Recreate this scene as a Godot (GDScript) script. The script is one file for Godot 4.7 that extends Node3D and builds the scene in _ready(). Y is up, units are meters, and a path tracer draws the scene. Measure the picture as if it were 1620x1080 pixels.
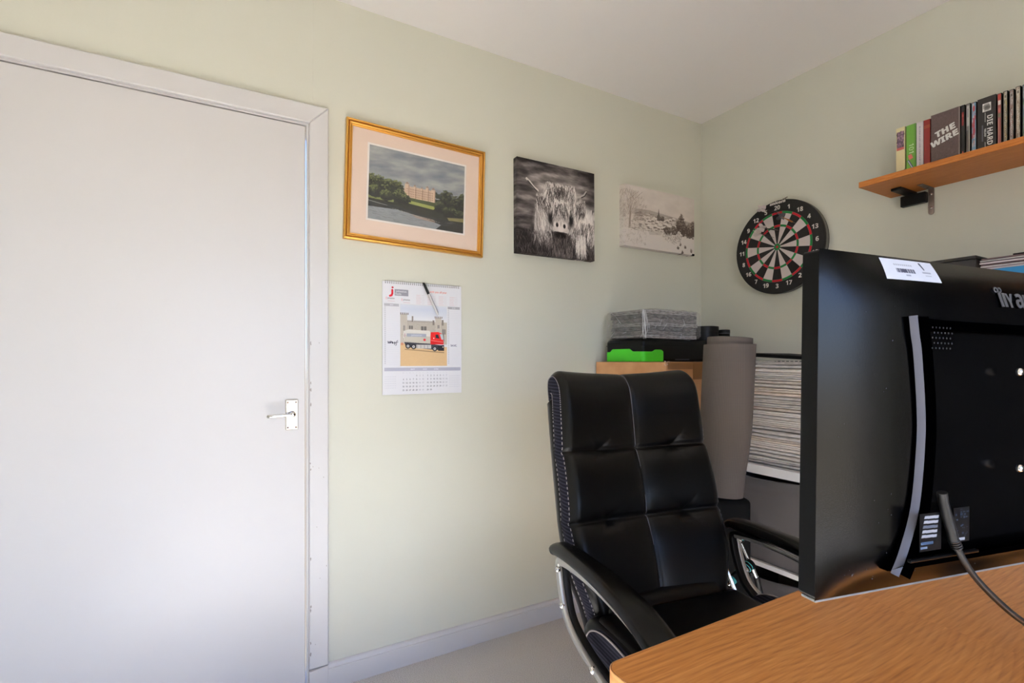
extends Node3D
# A small home office: sage walls, white door, leather chair behind an oak desk, monitor seen from the back.
# World: x runs along the door wall towards the far corner, -z faces the door wall, y is up, metres.

const WALL_A := -1.883      # plane of the door wall
const WALL_B := 2.262       # plane of the shelf wall
const WALL_C := 1.50        # plane of the window wall
const WALL_D := -0.92       # plane of the wall beside the door
const ROOM_H := 2.46
const EYE := 1.165
const FOCAL := 795.0        # pixels in a 1620 x 1080 frame
const YAW := 29.6
const SUN_ENERGY := 36.0

var M := {}
var taken := {}
var font_plain: SystemFont
var font_bold: SystemFont
var font_serif: SystemFont

func _ready() -> void:
	make_camera_and_light()
	make_fonts()
	make_materials()
	build_room()
	build_door()
	build_window()
	build_cupboard()
	build_desk()
	build_monitor()
	build_chair()
	build_shelf_unit()
	build_newspaper_stack()
	build_cardboard_boxes()
	build_box_top_things()
	build_yoga_mat_and_machine()
	build_bookcase()
	build_wall_shelf()
	build_shelf_media()
	build_dartboard()
	build_framed_print()
	build_cow_canvas()
	build_snow_canvas()
	build_calendar()

func make_camera_and_light() -> void:
	var cam := Camera3D.new()
	cam.name = "camera"
	cam.projection = Camera3D.PROJECTION_FRUSTUM
	cam.near = 0.05
	cam.far = 60.0
	cam.size = 2.0 * cam.near * 540.0 / FOCAL
	cam.frustum_offset = Vector2(0.0, cam.near * 30.0 / FOCAL)   # lens shifted up: the horizon lies 30 pixels under the middle
	cam.position = Vector3(0, EYE, 0)
	cam.rotation_degrees = Vector3(0, -YAW, 0)
	add_child(cam)
	cam.current = true
	var sky_mat := ProceduralSkyMaterial.new()
	sky_mat.sky_top_color = Color(0.42, 0.62, 1.0)
	sky_mat.sky_horizon_color = Color(0.80, 0.90, 1.0)
	sky_mat.sky_curve = 0.18
	sky_mat.ground_horizon_color = Color(0.78, 0.75, 0.70)
	sky_mat.ground_bottom_color = Color(0.64, 0.60, 0.53)
	sky_mat.sky_energy_multiplier = 1.0
	sky_mat.ground_energy_multiplier = 1.0
	var env := Environment.new()
	env.background_mode = Environment.BG_SKY
	env.sky = Sky.new()
	env.sky.sky_material = sky_mat
	env.background_energy_multiplier = 11.0
	env.tonemap_mode = Environment.TONE_MAPPER_LINEAR
	env.tonemap_exposure = 0.86
	env.sdfgi_enabled = true
	env.ssao_enabled = true
	env.ssil_enabled = true
	# sun from behind the camera, high enough that its patch stays on the floor and desk near the window
	var sun := DirectionalLight3D.new()
	sun.name = "sun"
	sun.light_energy = SUN_ENERGY
	sun.light_color = Color(0.98, 0.985, 0.975)
	sun.light_angular_distance = 0.6
	sun.shadow_enabled = true
	sun.sky_mode = DirectionalLight3D.SKY_MODE_LIGHT_ONLY
	sun.rotation_degrees = Vector3(-34.9, 0.0, 0.0)
	add_child(sun)
	var we := WorldEnvironment.new()
	we.name = "world_environment"
	we.environment = env
	add_child(we)

# A point seen at a pixel of the 1620 x 1080 frame, at a depth taken from what it touches.
func at_px(px: float, py: float, depth: float) -> Vector3:
	var r := (px - 810.0) / FOCAL * depth
	var a := deg_to_rad(YAW)
	return Vector3(r * cos(a) + depth * sin(a), EYE + (570.0 - py) / FOCAL * depth, r * sin(a) - depth * cos(a))

# ------------------------------------------------------------------ naming

func numbered(called: String) -> String:
	var n: int = taken.get(called, 0)
	taken[called] = n + 1
	return called if n == 0 else "%s_%03d" % [called, n]

func thing(called: String, label: String, category: String, at := Vector3.ZERO, turn := 0.0, group := "") -> Node3D:
	var o := Node3D.new()
	o.name = numbered(called)
	add_child(o)
	o.position = at
	o.rotation.y = turn
	tag(o, label, category, group)
	return o

func tag(o: Node3D, label: String, category: String, group := "") -> void:
	o.set_meta("label", label)
	o.set_meta("category", category)
	if group != "":
		o.set_meta("group", group)

func struct(called: String, m: Mesh, mat: Material, label: String, category: String, at := Vector3.ZERO) -> MeshInstance3D:
	var o := put(called, m, mat, self, at)
	o.set_meta("kind", "structure")
	o.set_meta("label", label)
	o.set_meta("category", category)
	return o

func put(called: String, m: Mesh, mat: Material, parent: Node, at := Vector3.ZERO, rot := Vector3.ZERO) -> MeshInstance3D:
	var o := MeshInstance3D.new()
	o.name = numbered(called) if parent == self else called
	o.mesh = m
	o.material_override = mat
	parent.add_child(o, true)
	o.position = at
	o.rotation = rot
	o.cast_shadow = GeometryInstance3D.SHADOW_CASTING_SETTING_ON
	return o

# ------------------------------------------------------------------ meshes

# Commits vertices and triangles (outward counter-clockwise); a closed shape is turned right side out.
func fin(v: PackedVector3Array, idx: PackedInt32Array, uv := PackedVector2Array(), closed := true, flip := false) -> ArrayMesh:
	var n := PackedVector3Array()
	n.resize(v.size())
	var vol := 0.0
	for k in range(0, idx.size(), 3):
		var a := v[idx[k]]
		var b := v[idx[k + 1]]
		var c := v[idx[k + 2]]
		var f := (b - a).cross(c - a)
		vol += a.dot(b.cross(c))
		n[idx[k]] += f
		n[idx[k + 1]] += f
		n[idx[k + 2]] += f
	var turn := (vol < 0.0) if closed else flip
	for k in n.size():
		n[k] = (-n[k] if turn else n[k]).normalized()
		if n[k] == Vector3.ZERO:
			n[k] = Vector3.UP
	var out := PackedInt32Array()
	out.resize(idx.size())
	for k in range(0, idx.size(), 3):
		out[k] = idx[k]
		out[k + 1] = idx[k + 1] if turn else idx[k + 2]
		out[k + 2] = idx[k + 2] if turn else idx[k + 1]
	var arr := []
	arr.resize(Mesh.ARRAY_MAX)
	arr[Mesh.ARRAY_VERTEX] = v
	arr[Mesh.ARRAY_NORMAL] = n
	if uv.size() == v.size():
		arr[Mesh.ARRAY_TEX_UV] = uv
	arr[Mesh.ARRAY_INDEX] = out
	var m := ArrayMesh.new()
	m.add_surface_from_arrays(Mesh.PRIMITIVE_TRIANGLES, arr)
	return m

func join(list: Array) -> ArrayMesh:
	var st := SurfaceTool.new()
	for e in list:
		st.append_from(e[0], 0, e[1])
	return st.commit()

func shift(m: Mesh, at: Vector3, rot := Vector3.ZERO) -> Array:
	return [m, Transform3D(Basis.from_euler(rot), at)]

func box(size: Vector3, r := 0.002, seg := 1) -> ArrayMesh:
	r = minf(r, minf(size.x, minf(size.y, size.z)) * 0.499)
	var inner := size * 0.5 - Vector3.ONE * r
	var v := PackedVector3Array()
	var idx := PackedInt32Array()
	var uv := PackedVector2Array()
	var cnt := 2 * (seg + 1)
	for face in 6:
		var ax := face / 2
		var sg := 1.0 if face % 2 == 0 else -1.0
		var base := v.size()
		for i in cnt:
			for j in cnt:
				var si := -1.0 if i <= seg else 1.0
				var sj := -1.0 if j <= seg else 1.0
				var ti := (1.0 - float(i) / seg) if i <= seg else float(i - seg - 1) / seg
				var tj := (1.0 - float(j) / seg) if j <= seg else float(j - seg - 1) / seg
				var d := Vector3.ZERO
				d[ax] = sg
				d[(ax + 1) % 3] = si * tan(ti * PI / 4)
				d[(ax + 2) % 3] = sj * tan(tj * PI / 4)
				var c := Vector3.ZERO
				c[ax] = sg * inner[ax]
				c[(ax + 1) % 3] = si * inner[(ax + 1) % 3]
				c[(ax + 2) % 3] = sj * inner[(ax + 2) % 3]
				v.append(c + d.normalized() * r)
				uv.append(Vector2(float(i) / (cnt - 1), float(j) / (cnt - 1)))
		for i in cnt - 1:
			for j in cnt - 1:
				var a := base + i * cnt + j
				var q := [a, a + cnt, a + cnt + 1, a + 1]
				if sg < 0:
					q.reverse()
				idx.append_array([q[0], q[1], q[2], q[0], q[2], q[3]])
	return fin(v, idx, uv)

# A plain-edged slab whose +z face carries a picture (u to the right, v down); the other faces repeat its rim.
func slab(w: float, h: float, d: float, wrap := 0.0) -> ArrayMesh:
	var v := PackedVector3Array()
	var uv := PackedVector2Array()
	var idx := PackedInt32Array()
	var x := w / 2
	var y := h / 2
	var faces := [
		[Vector3(-x, y, d), Vector3(x, y, d), Vector3(x, -y, d), Vector3(-x, -y, d), [Vector2(0, 0), Vector2(1, 0), Vector2(1, 1), Vector2(0, 1)]],
		[Vector3(-x, y, 0), Vector3(-x, y, d), Vector3(-x, -y, d), Vector3(-x, -y, 0), [Vector2(wrap, 0), Vector2(0, 0), Vector2(0, 1), Vector2(wrap, 1)]],
		[Vector3(x, y, d), Vector3(x, y, 0), Vector3(x, -y, 0), Vector3(x, -y, d), [Vector2(1, 0), Vector2(1 - wrap, 0), Vector2(1 - wrap, 1), Vector2(1, 1)]],
		[Vector3(-x, y, 0), Vector3(x, y, 0), Vector3(x, y, d), Vector3(-x, y, d), [Vector2(0, wrap), Vector2(1, wrap), Vector2(1, 0), Vector2(0, 0)]],
		[Vector3(-x, -y, d), Vector3(x, -y, d), Vector3(x, -y, 0), Vector3(-x, -y, 0), [Vector2(0, 1), Vector2(1, 1), Vector2(1, 1 - wrap), Vector2(0, 1 - wrap)]],
		[Vector3(x, y, 0), Vector3(-x, y, 0), Vector3(-x, -y, 0), Vector3(x, -y, 0), [Vector2(0, 0), Vector2(0, 0), Vector2(0, 0), Vector2(0, 0)]]]
	for f in faces:
		var b := v.size()
		for k in 4:
			v.append(f[k])
			uv.append(f[4][k])
		idx.append_array([b, b + 2, b + 1, b, b + 3, b + 2])
	return fin(v, idx, uv)

# profile: points (radius, height) from the bottom to the top, turned round y.
func lathe(profile: Array, seg := 24) -> ArrayMesh:
	var v := PackedVector3Array()
	var idx := PackedInt32Array()
	var uv := PackedVector2Array()
	var p := [Vector2(0, profile[0].y)]
	p.append_array(profile)
	p.append(Vector2(0, profile[-1].y))
	for i in p.size():
		for j in seg + 1:
			var a := TAU * j / seg
			v.append(Vector3(cos(a) * p[i].x, p[i].y, sin(a) * p[i].x))
			uv.append(Vector2(float(j) / seg, float(i) / (p.size() - 1)))
	for i in p.size() - 1:
		for j in seg:
			var a := i * (seg + 1) + j
			var b := a + seg + 1
			idx.append_array([a, b, b + 1, a, b + 1, a + 1])
	return fin(v, idx, uv)

func disc(r: float, h: float, bevel := 0.001, seg := 24) -> ArrayMesh:
	var e := bevel * 0.05
	return lathe([Vector2(r - bevel - e, 0), Vector2(r - bevel, 0), Vector2(r, bevel), Vector2(r, bevel + e), Vector2(r, h - bevel - e), Vector2(r, h - bevel), Vector2(r - bevel, h), Vector2(r - bevel - e, h)], seg)

# A section (points in the plane of side and normal) carried along a path that lies square to `side`.
func sweep(path: Array, section: Array, side: Vector3, closed := false) -> ArrayMesh:
	var v := PackedVector3Array()
	var idx := PackedInt32Array()
	var n := path.size()
	var m := section.size()
	for i in n:
		var a: Vector3 = path[(i - 1 + n) % n] if closed or i > 0 else path[i]
		var b: Vector3 = path[(i + 1) % n] if closed or i < n - 1 else path[i]
		var t := (b - a).normalized()
		var nn := t.cross(side).normalized()
		for s in section:
			v.append(path[i] + side * s.x + nn * s.y)
	for i in (n if closed else n - 1):
		for j in m:
			var a := i * m + j
			var b := ((i + 1) % n) * m + j
			var a2 := i * m + (j + 1) % m
			var b2 := ((i + 1) % n) * m + (j + 1) % m
			idx.append_array([a, b, b2, a, b2, a2])
	if not closed:
		for e in [0, n - 1]:
			var c := v.size()
			var mid := Vector3.ZERO
			for j in m:
				mid += v[e * m + j] / m
			for j in m:
				v.append(v[e * m + j])
			v.append(mid)
			for j in m:
				if e == 0:
					idx.append_array([c + m, c + j, c + (j + 1) % m])
				else:
					idx.append_array([c + m, c + (j + 1) % m, c + j])
	return fin(v, idx)

func oval(rx: float, ry: float, n := 12, e := 2.0) -> Array:
	var out := []
	for k in n:
		var a := TAU * k / n
		out.append(Vector2(signf(cos(a)) * pow(absf(cos(a)), 2.0 / e) * rx, signf(sin(a)) * pow(absf(sin(a)), 2.0 / e) * ry))
	return out

# A round tube along any path.
func tube(path: Array, r: float, sides := 8, closed := false, taper := 1.0) -> ArrayMesh:
	var v := PackedVector3Array()
	var idx := PackedInt32Array()
	var n := path.size()
	var up := Vector3.ZERO
	for i in n:
		var a: Vector3 = path[(i - 1 + n) % n] if closed or i > 0 else path[i]
		var b: Vector3 = path[(i + 1) % n] if closed or i < n - 1 else path[i]
		var t := (b - a).normalized()
		if up == Vector3.ZERO:
			up = Vector3.UP if absf(t.y) < 0.9 else Vector3.RIGHT
		up = (up - t * up.dot(t)).normalized()
		var w := t.cross(up)
		var rr := r * lerpf(1.0, taper, float(i) / maxf(1, n - 1))
		for j in sides:
			var g := TAU * j / sides
			v.append(path[i] + (up * cos(g) + w * sin(g)) * rr)
	for i in (n if closed else n - 1):
		for j in sides:
			var a := i * sides + j
			var b := ((i + 1) % n) * sides + j
			var a2 := i * sides + (j + 1) % sides
			var b2 := ((i + 1) % n) * sides + (j + 1) % sides
			idx.append_array([a, b, b2, a, b2, a2])
	if not closed:
		for e in [0, n - 1]:
			var c := v.size()
			v.append(path[e])
			for j in sides:
				v.append(v[e * sides + j])
			for j in sides:
				if e == 0:
					idx.append_array([c, c + 1 + j, c + 1 + (j + 1) % sides])
				else:
					idx.append_array([c, c + 1 + (j + 1) % sides, c + 1 + j])
	return fin(v, idx)

func rod(a: Vector3, b: Vector3, r: float, sides := 12) -> ArrayMesh:
	return tube([a, b], r, sides)

func smooth_path(p: Array, per := 8, closed := false) -> Array:
	var out := []
	var n := p.size()
	for i in (n if closed else n - 1):
		var a = p[(i - 1 + n) % n] if closed or i > 0 else p[0]
		var b = p[i]
		var c = p[(i + 1) % n]
		var d = p[(i + 2) % n] if closed or i + 2 < n else p[n - 1]
		for k in per:
			out.append(b.cubic_interpolate(c, a, d, float(k) / per))
	if not closed:
		out.append(p[n - 1])
	return out

# A flat outline (x, y) given thickness along +z, its front edge bevelled.
func prism(poly: Array, depth: float, bevel := 0.0, soft := false) -> ArrayMesh:
	var pts := PackedVector2Array(poly)
	if Geometry2D.is_polygon_clockwise(pts):
		pts.reverse()
	var n := pts.size()
	var inset := PackedVector2Array()
	for i in n:
		var a := (pts[i] - pts[(i - 1 + n) % n]).normalized()
		var b := (pts[(i + 1) % n] - pts[i]).normalized()
		var na := Vector2(-a.y, a.x)
		var nb := Vector2(-b.y, b.x)
		var mm := (na + nb).normalized()
		inset.append(pts[i] + mm * bevel / maxf(0.35, mm.dot(na)))
	var rings := [[pts, 0.0], [pts, depth - bevel]]
	if bevel > 0.0:
		rings.append([inset, depth])
	var v := PackedVector3Array()
	var idx := PackedInt32Array()
	var uv := PackedVector2Array()
	for k in rings.size() - 1:
		for i in n:
			var b := v.size()
			var j := (i + 1) % n
			for e in [[k, i], [k, j], [k + 1, j], [k + 1, i]]:
				var q: Vector2 = rings[e[0]][0][e[1]]
				v.append(Vector3(q.x, q.y, rings[e[0]][1]))
				uv.append(q)
			idx.append_array([b, b + 1, b + 2, b, b + 2, b + 3])
	if soft:
		v.clear()
		idx.clear()
		uv.clear()
		for rg in rings:
			for i in n:
				v.append(Vector3(rg[0][i].x, rg[0][i].y, rg[1]))
				uv.append(rg[0][i])
		for k in rings.size() - 1:
			for i in n:
				var j := (i + 1) % n
				idx.append_array([k * n + i, k * n + j, (k + 1) * n + j, k * n + i, (k + 1) * n + j, (k + 1) * n + i])
	for e in [[pts, 0.0, true], [rings[-1][0], depth, false]]:
		var tri := Geometry2D.triangulate_polygon(e[0])
		var b := v.size()
		for q in e[0]:
			v.append(Vector3(q.x, q.y, e[1]))
			uv.append(q)
		for k in range(0, tri.size(), 3):
			var a: Vector2 = e[0][tri[k]]
			var p1: Vector2 = e[0][tri[k + 1]]
			var p2: Vector2 = e[0][tri[k + 2]]
			var ccw := (p1 - a).cross(p2 - a) > 0.0
			if ccw != e[2]:
				idx.append_array([b + tri[k], b + tri[k + 1], b + tri[k + 2]])
			else:
				idx.append_array([b + tri[k], b + tri[k + 2], b + tri[k + 1]])
	return fin(v, idx, uv, false)

func round_rect(w: float, h: float, r: float, seg := 4) -> Array:
	var out := []
	for q in [[1, 1, 0.0], [-1, 1, PI / 2], [-1, -1, PI], [1, -1, PI * 1.5]]:
		for k in seg + 1:
			var a: float = q[2] + PI / 2 * k / seg
			out.append(Vector2(q[0] * (w / 2 - r) + cos(a) * r, q[1] * (h / 2 - r) + sin(a) * r))
	return out

# Closed rings of equal length joined one after another, ends capped.
func loft(rings: Array) -> ArrayMesh:
	var v := PackedVector3Array()
	var idx := PackedInt32Array()
	var m: int = rings[0].size()
	for rg in rings:
		for q in rg:
			v.append(q)
	for i in rings.size() - 1:
		for j in m:
			var a := i * m + j
			var a2 := i * m + (j + 1) % m
			idx.append_array([a, a + m, a2 + m, a, a2 + m, a2])
	for e in [0, rings.size() - 1]:
		var c := v.size()
		var mid := Vector3.ZERO
		for q in rings[e]:
			mid += q / m
			v.append(q)
		v.append(mid)
		for j in m:
			if e == 0:
				idx.append_array([c + m, c + j, c + (j + 1) % m])
			else:
				idx.append_array([c + m, c + (j + 1) % m, c + j])
	return fin(v, idx)

# An open surface of rows x columns points.
func grid(rows: int, cols: int, at: Callable, flip := false) -> ArrayMesh:
	var v := PackedVector3Array()
	var idx := PackedInt32Array()
	var uv := PackedVector2Array()
	for i in rows:
		for j in cols:
			var a := float(i) / (rows - 1)
			var b := float(j) / (cols - 1)
			v.append(at.call(a, b))
			uv.append(Vector2(b, a))
	for i in rows - 1:
		for j in cols - 1:
			var a := i * cols + j
			idx.append_array([a, a + 1, a + cols + 1, a, a + cols + 1, a + cols])
	return fin(v, idx, uv, false, flip)

# ------------------------------------------------------------------ lettering

func make_fonts() -> void:
	font_plain = SystemFont.new()
	font_plain.font_names = PackedStringArray(["Droid Sans"])
	font_bold = SystemFont.new()
	font_bold.font_names = PackedStringArray(["Droid Sans"])
	font_bold.font_weight = 700
	font_serif = SystemFont.new()
	font_serif.font_names = PackedStringArray(["Droid Serif"])

func letters(s: String, cap: float, depth := 0.0004, f: Font = null) -> TextMesh:
	var t := TextMesh.new()
	t.font = f if f else font_bold
	t.font_size = 64
	t.text = s
	t.pixel_size = cap / 45.7
	t.depth = depth
	t.curve_step = 2.0
	t.horizontal_alignment = HORIZONTAL_ALIGNMENT_CENTER
	t.vertical_alignment = VERTICAL_ALIGNMENT_CENTER
	return t

# the same, struck several times a little apart for a heavy face
func heavy_letters(s: String, cap: float, depth := 0.0004) -> ArrayMesh:
	var t := letters(s, cap, depth)
	var k := cap * 0.045
	var list := []
	for q in [Vector3(-k, 0, 0), Vector3(k, 0, 0.00001), Vector3(0, k, 0.00002), Vector3(0, -k, 0.00003)]:
		list.append([t, Transform3D(Basis(), q)])
	return join(list)

var glyphs := {}
func glyph_triangles(s: String, f: Font) -> PackedVector2Array:
	var key := s + str(f.get_instance_id())
	if not glyphs.has(key):
		var t := TextMesh.new()
		t.font = f
		t.font_size = 64
		t.text = s
		t.pixel_size = 1.0 / 45.7
		t.depth = 0.0
		t.curve_step = 3.0
		t.horizontal_alignment = HORIZONTAL_ALIGNMENT_CENTER
		t.vertical_alignment = VERTICAL_ALIGNMENT_CENTER
		var arr := t.get_mesh_arrays()
		var out := PackedVector2Array()
		var v: PackedVector3Array = arr[Mesh.ARRAY_VERTEX]
		var ix = arr[Mesh.ARRAY_INDEX]
		if ix == null or ix.size() == 0:
			for q in v:
				out.append(Vector2(q.x, -q.y))
		else:
			for k in ix:
				out.append(Vector2(v[k].x, -v[k].y))
		glyphs[key] = out
	return glyphs[key]

# ------------------------------------------------------------------ a small painter for flat prints

class Painter:
	var im: Image
	var w: int
	var h: int
	func _init(ww: int, hh: int, c: Color) -> void:
		w = ww
		h = hh
		im = Image.create(ww, hh, false, Image.FORMAT_RGB8)
		im.fill(c)
	func dot(x: int, y: int, c: Color, a := 1.0) -> void:
		if x >= 0 and y >= 0 and x < w and y < h:
			im.set_pixel(x, y, c if a >= 1.0 else im.get_pixel(x, y).lerp(c, a))
	func rect(x0: float, y0: float, x1: float, y1: float, c: Color, a := 1.0) -> void:
		if a >= 1.0:
			im.fill_rect(Rect2i(int(x0), int(y0), maxi(1, int(x1) - int(x0)), maxi(1, int(y1) - int(y0))), c)
		else:
			for y in range(int(y0), int(y1)):
				for x in range(int(x0), int(x1)):
					dot(x, y, c, a)
	func ell(cx: float, cy: float, rx: float, ry: float, c: Color, a := 1.0, soft := 0.25) -> void:
		for y in range(int(cy - ry - 1), int(cy + ry + 2)):
			for x in range(int(cx - rx - 1), int(cx + rx + 2)):
				var d := sqrt(pow((x + 0.5 - cx) / rx, 2) + pow((y + 0.5 - cy) / ry, 2))
				var k := clampf((1.0 - d) / soft, 0, 1)
				if k > 0.0:
					dot(x, y, c, k * a)
	func poly(p: Array, c: Color, a := 1.0) -> void:
		var pts := PackedVector2Array(p)
		var y0 := 1e9
		var y1 := -1e9
		for q in pts:
			y0 = minf(y0, q.y)
			y1 = maxf(y1, q.y)
		for y in range(maxi(0, int(y0)), mini(h, int(y1) + 1)):
			var xs := []
			for i in pts.size():
				var u := pts[i]
				var t := pts[(i + 1) % pts.size()]
				if (u.y <= y + 0.5) != (t.y <= y + 0.5):
					xs.append(u.x + (y + 0.5 - u.y) / (t.y - u.y) * (t.x - u.x))
			xs.sort()
			for k in range(0, xs.size() - 1, 2):
				for x in range(int(round(xs[k])), int(round(xs[k + 1]))):
					dot(x, y, c, a)
	func line(a: Vector2, b: Vector2, w0: float, w1: float, c: Color, al := 1.0) -> void:
		var ab := b - a
		var l2 := maxf(1e-4, ab.length_squared())
		var m := maxf(w0, w1) + 1.0
		for y in range(int(minf(a.y, b.y) - m), int(maxf(a.y, b.y) + m) + 1):
			for x in range(int(minf(a.x, b.x) - m), int(maxf(a.x, b.x) + m) + 1):
				var p := Vector2(x + 0.5, y + 0.5)
				var t := clampf((p - a).dot(ab) / l2, 0, 1)
				var k := clampf(lerpf(w0, w1, t) * 0.5 + 0.5 - p.distance_to(a + ab * t), 0, 1)
				if k > 0.0:
					dot(x, y, c, k * al)
	func stroke(p: Array, wd: float, c: Color, al := 1.0) -> void:
		for i in p.size() - 1:
			line(p[i], p[i + 1], wd, wd, c, al)
	# triangles of a text of cap height 1 centred on 0, set at (cx, cy)
	func text(tri: PackedVector2Array, cx: float, cy: float, cap: float, c: Color, ang := 0.0, al := 1.0, wide := 1.0) -> void:
		var xf := Transform2D(ang, Vector2(cx, cy))
		for k in range(0, tri.size() - 2, 3):
			var a := xf * (tri[k] * Vector2(cap * wide, cap))
			var b := xf * (tri[k + 1] * Vector2(cap * wide, cap))
			var d := xf * (tri[k + 2] * Vector2(cap * wide, cap))
			var ar := (b - a).cross(d - a)
			if absf(ar) < 1e-4:
				continue
			for y in range(int(minf(a.y, minf(b.y, d.y))), int(maxf(a.y, maxf(b.y, d.y))) + 1):
				for x in range(int(minf(a.x, minf(b.x, d.x))), int(maxf(a.x, maxf(b.x, d.x))) + 1):
					var cover := 0.0
					for s in [Vector2(0.25, 0.25), Vector2(0.75, 0.25), Vector2(0.25, 0.75), Vector2(0.75, 0.75)]:
						var p: Vector2 = Vector2(x, y) + s
						var u := (p - a).cross(d - a) / ar
						var t := (b - a).cross(p - a) / ar
						if u >= 0 and t >= 0 and u + t <= 1:
							cover += 0.25
					if cover > 0.0:
						dot(x, y, c, cover * al)

func noise(freq: float, sd: int, oct := 4) -> FastNoiseLite:
	var n := FastNoiseLite.new()
	n.noise_type = FastNoiseLite.TYPE_SIMPLEX_SMOOTH
	n.frequency = freq
	n.seed = sd
	n.fractal_octaves = oct
	return n

# ------------------------------------------------------------------ materials

func mat(key: String, c: Color, rough := 0.6, metal := 0.0, spec := 0.5) -> StandardMaterial3D:
	if M.has(key):
		return M[key]
	var m := StandardMaterial3D.new()
	m.resource_name = key
	m.albedo_color = c
	m.roughness = rough
	m.metallic = metal
	m.metallic_specular = spec
	M[key] = m
	return m

func c8(r: int, g: int, b: int) -> Color:
	return Color(r / 255.0, g / 255.0, b / 255.0)

func tex(im: Image) -> ImageTexture:
	return ImageTexture.create_from_image(im)

func printed(key: String, im: Image, rough := 0.6, spec := 0.4) -> StandardMaterial3D:
	var m := mat(key, Color.WHITE, rough, 0.0, spec)
	m.albedo_texture = tex(im)
	m.texture_repeat = false
	return m

func noise_tex(freq: float, sd: int, size := 512, ramp: Gradient = null, oct := 4, normal := 0.0) -> NoiseTexture2D:
	var t := NoiseTexture2D.new()
	t.width = size
	t.height = size
	t.seamless = true
	t.noise = noise(freq, sd, oct)
	t.generate_mipmaps = false
	if ramp:
		t.color_ramp = ramp
	if normal > 0.0:
		t.as_normal_map = true
		t.bump_strength = normal
	return t

func ramp(list: Array) -> Gradient:
	var g := Gradient.new()
	g.offsets = PackedFloat32Array()
	var o := PackedFloat32Array()
	var c := PackedColorArray()
	for e in list:
		o.append(e[0])
		c.append(e[1])
	g.offsets = o
	g.colors = c
	return g

func triplanar(m: StandardMaterial3D, scale: Vector3, world := false) -> void:
	m.uv1_triplanar = true
	m.uv1_world_triplanar = world
	m.uv1_scale = scale

# Flat-sawn veneer: arched growth rings round a wandering centre line, crossed by fine pores. u runs along the grain.
func wood_image(w: int, h: int, light: Color, mid: Color, dark: Color, sd: int, arch := 1.0) -> Image:
	var im := Image.create(w, h, false, Image.FORMAT_RGB8)
	var n1 := noise(0.9, sd, 2)
	var n2 := noise(1.0, sd + 1, 3)
	var n3 := noise(1.0, sd + 2, 2)
	for y in h:
		var v := float(y) / h
		for x in w:
			var u := float(x) / w
			var c1 := 0.42 + 0.05 * n1.get_noise_2d(u * 3.0, 4.0)
			var d := v - c1 + 0.016 * n1.get_noise_2d(u * 1.1, v * 2.0 + 9.0)
			var t := sqrt(d * d * 9.0 + 0.02) * 26.0 - arch * u * 3.4 + 0.5 * n2.get_noise_2d(u * 0.5, v * 3.0)
			var ring := t - floorf(t)
			var band := pow(ring, 2.5) * (1.0 - smoothstep(0.82, 1.0, ring))
			var pore := n3.get_noise_2d(u * 22.0, v * 420.0)
			var streak := n2.get_noise_2d(u * 2.4 + 30.0, v * 95.0)
			var k := clampf(0.34 + 0.34 * band + 0.30 * streak + 0.26 * pore, 0.0, 1.0)
			im.set_pixel(x, y, light.lerp(mid, k * 2.0) if k < 0.5 else mid.lerp(dark, (k - 0.5) * 2.0))
	return im

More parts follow.
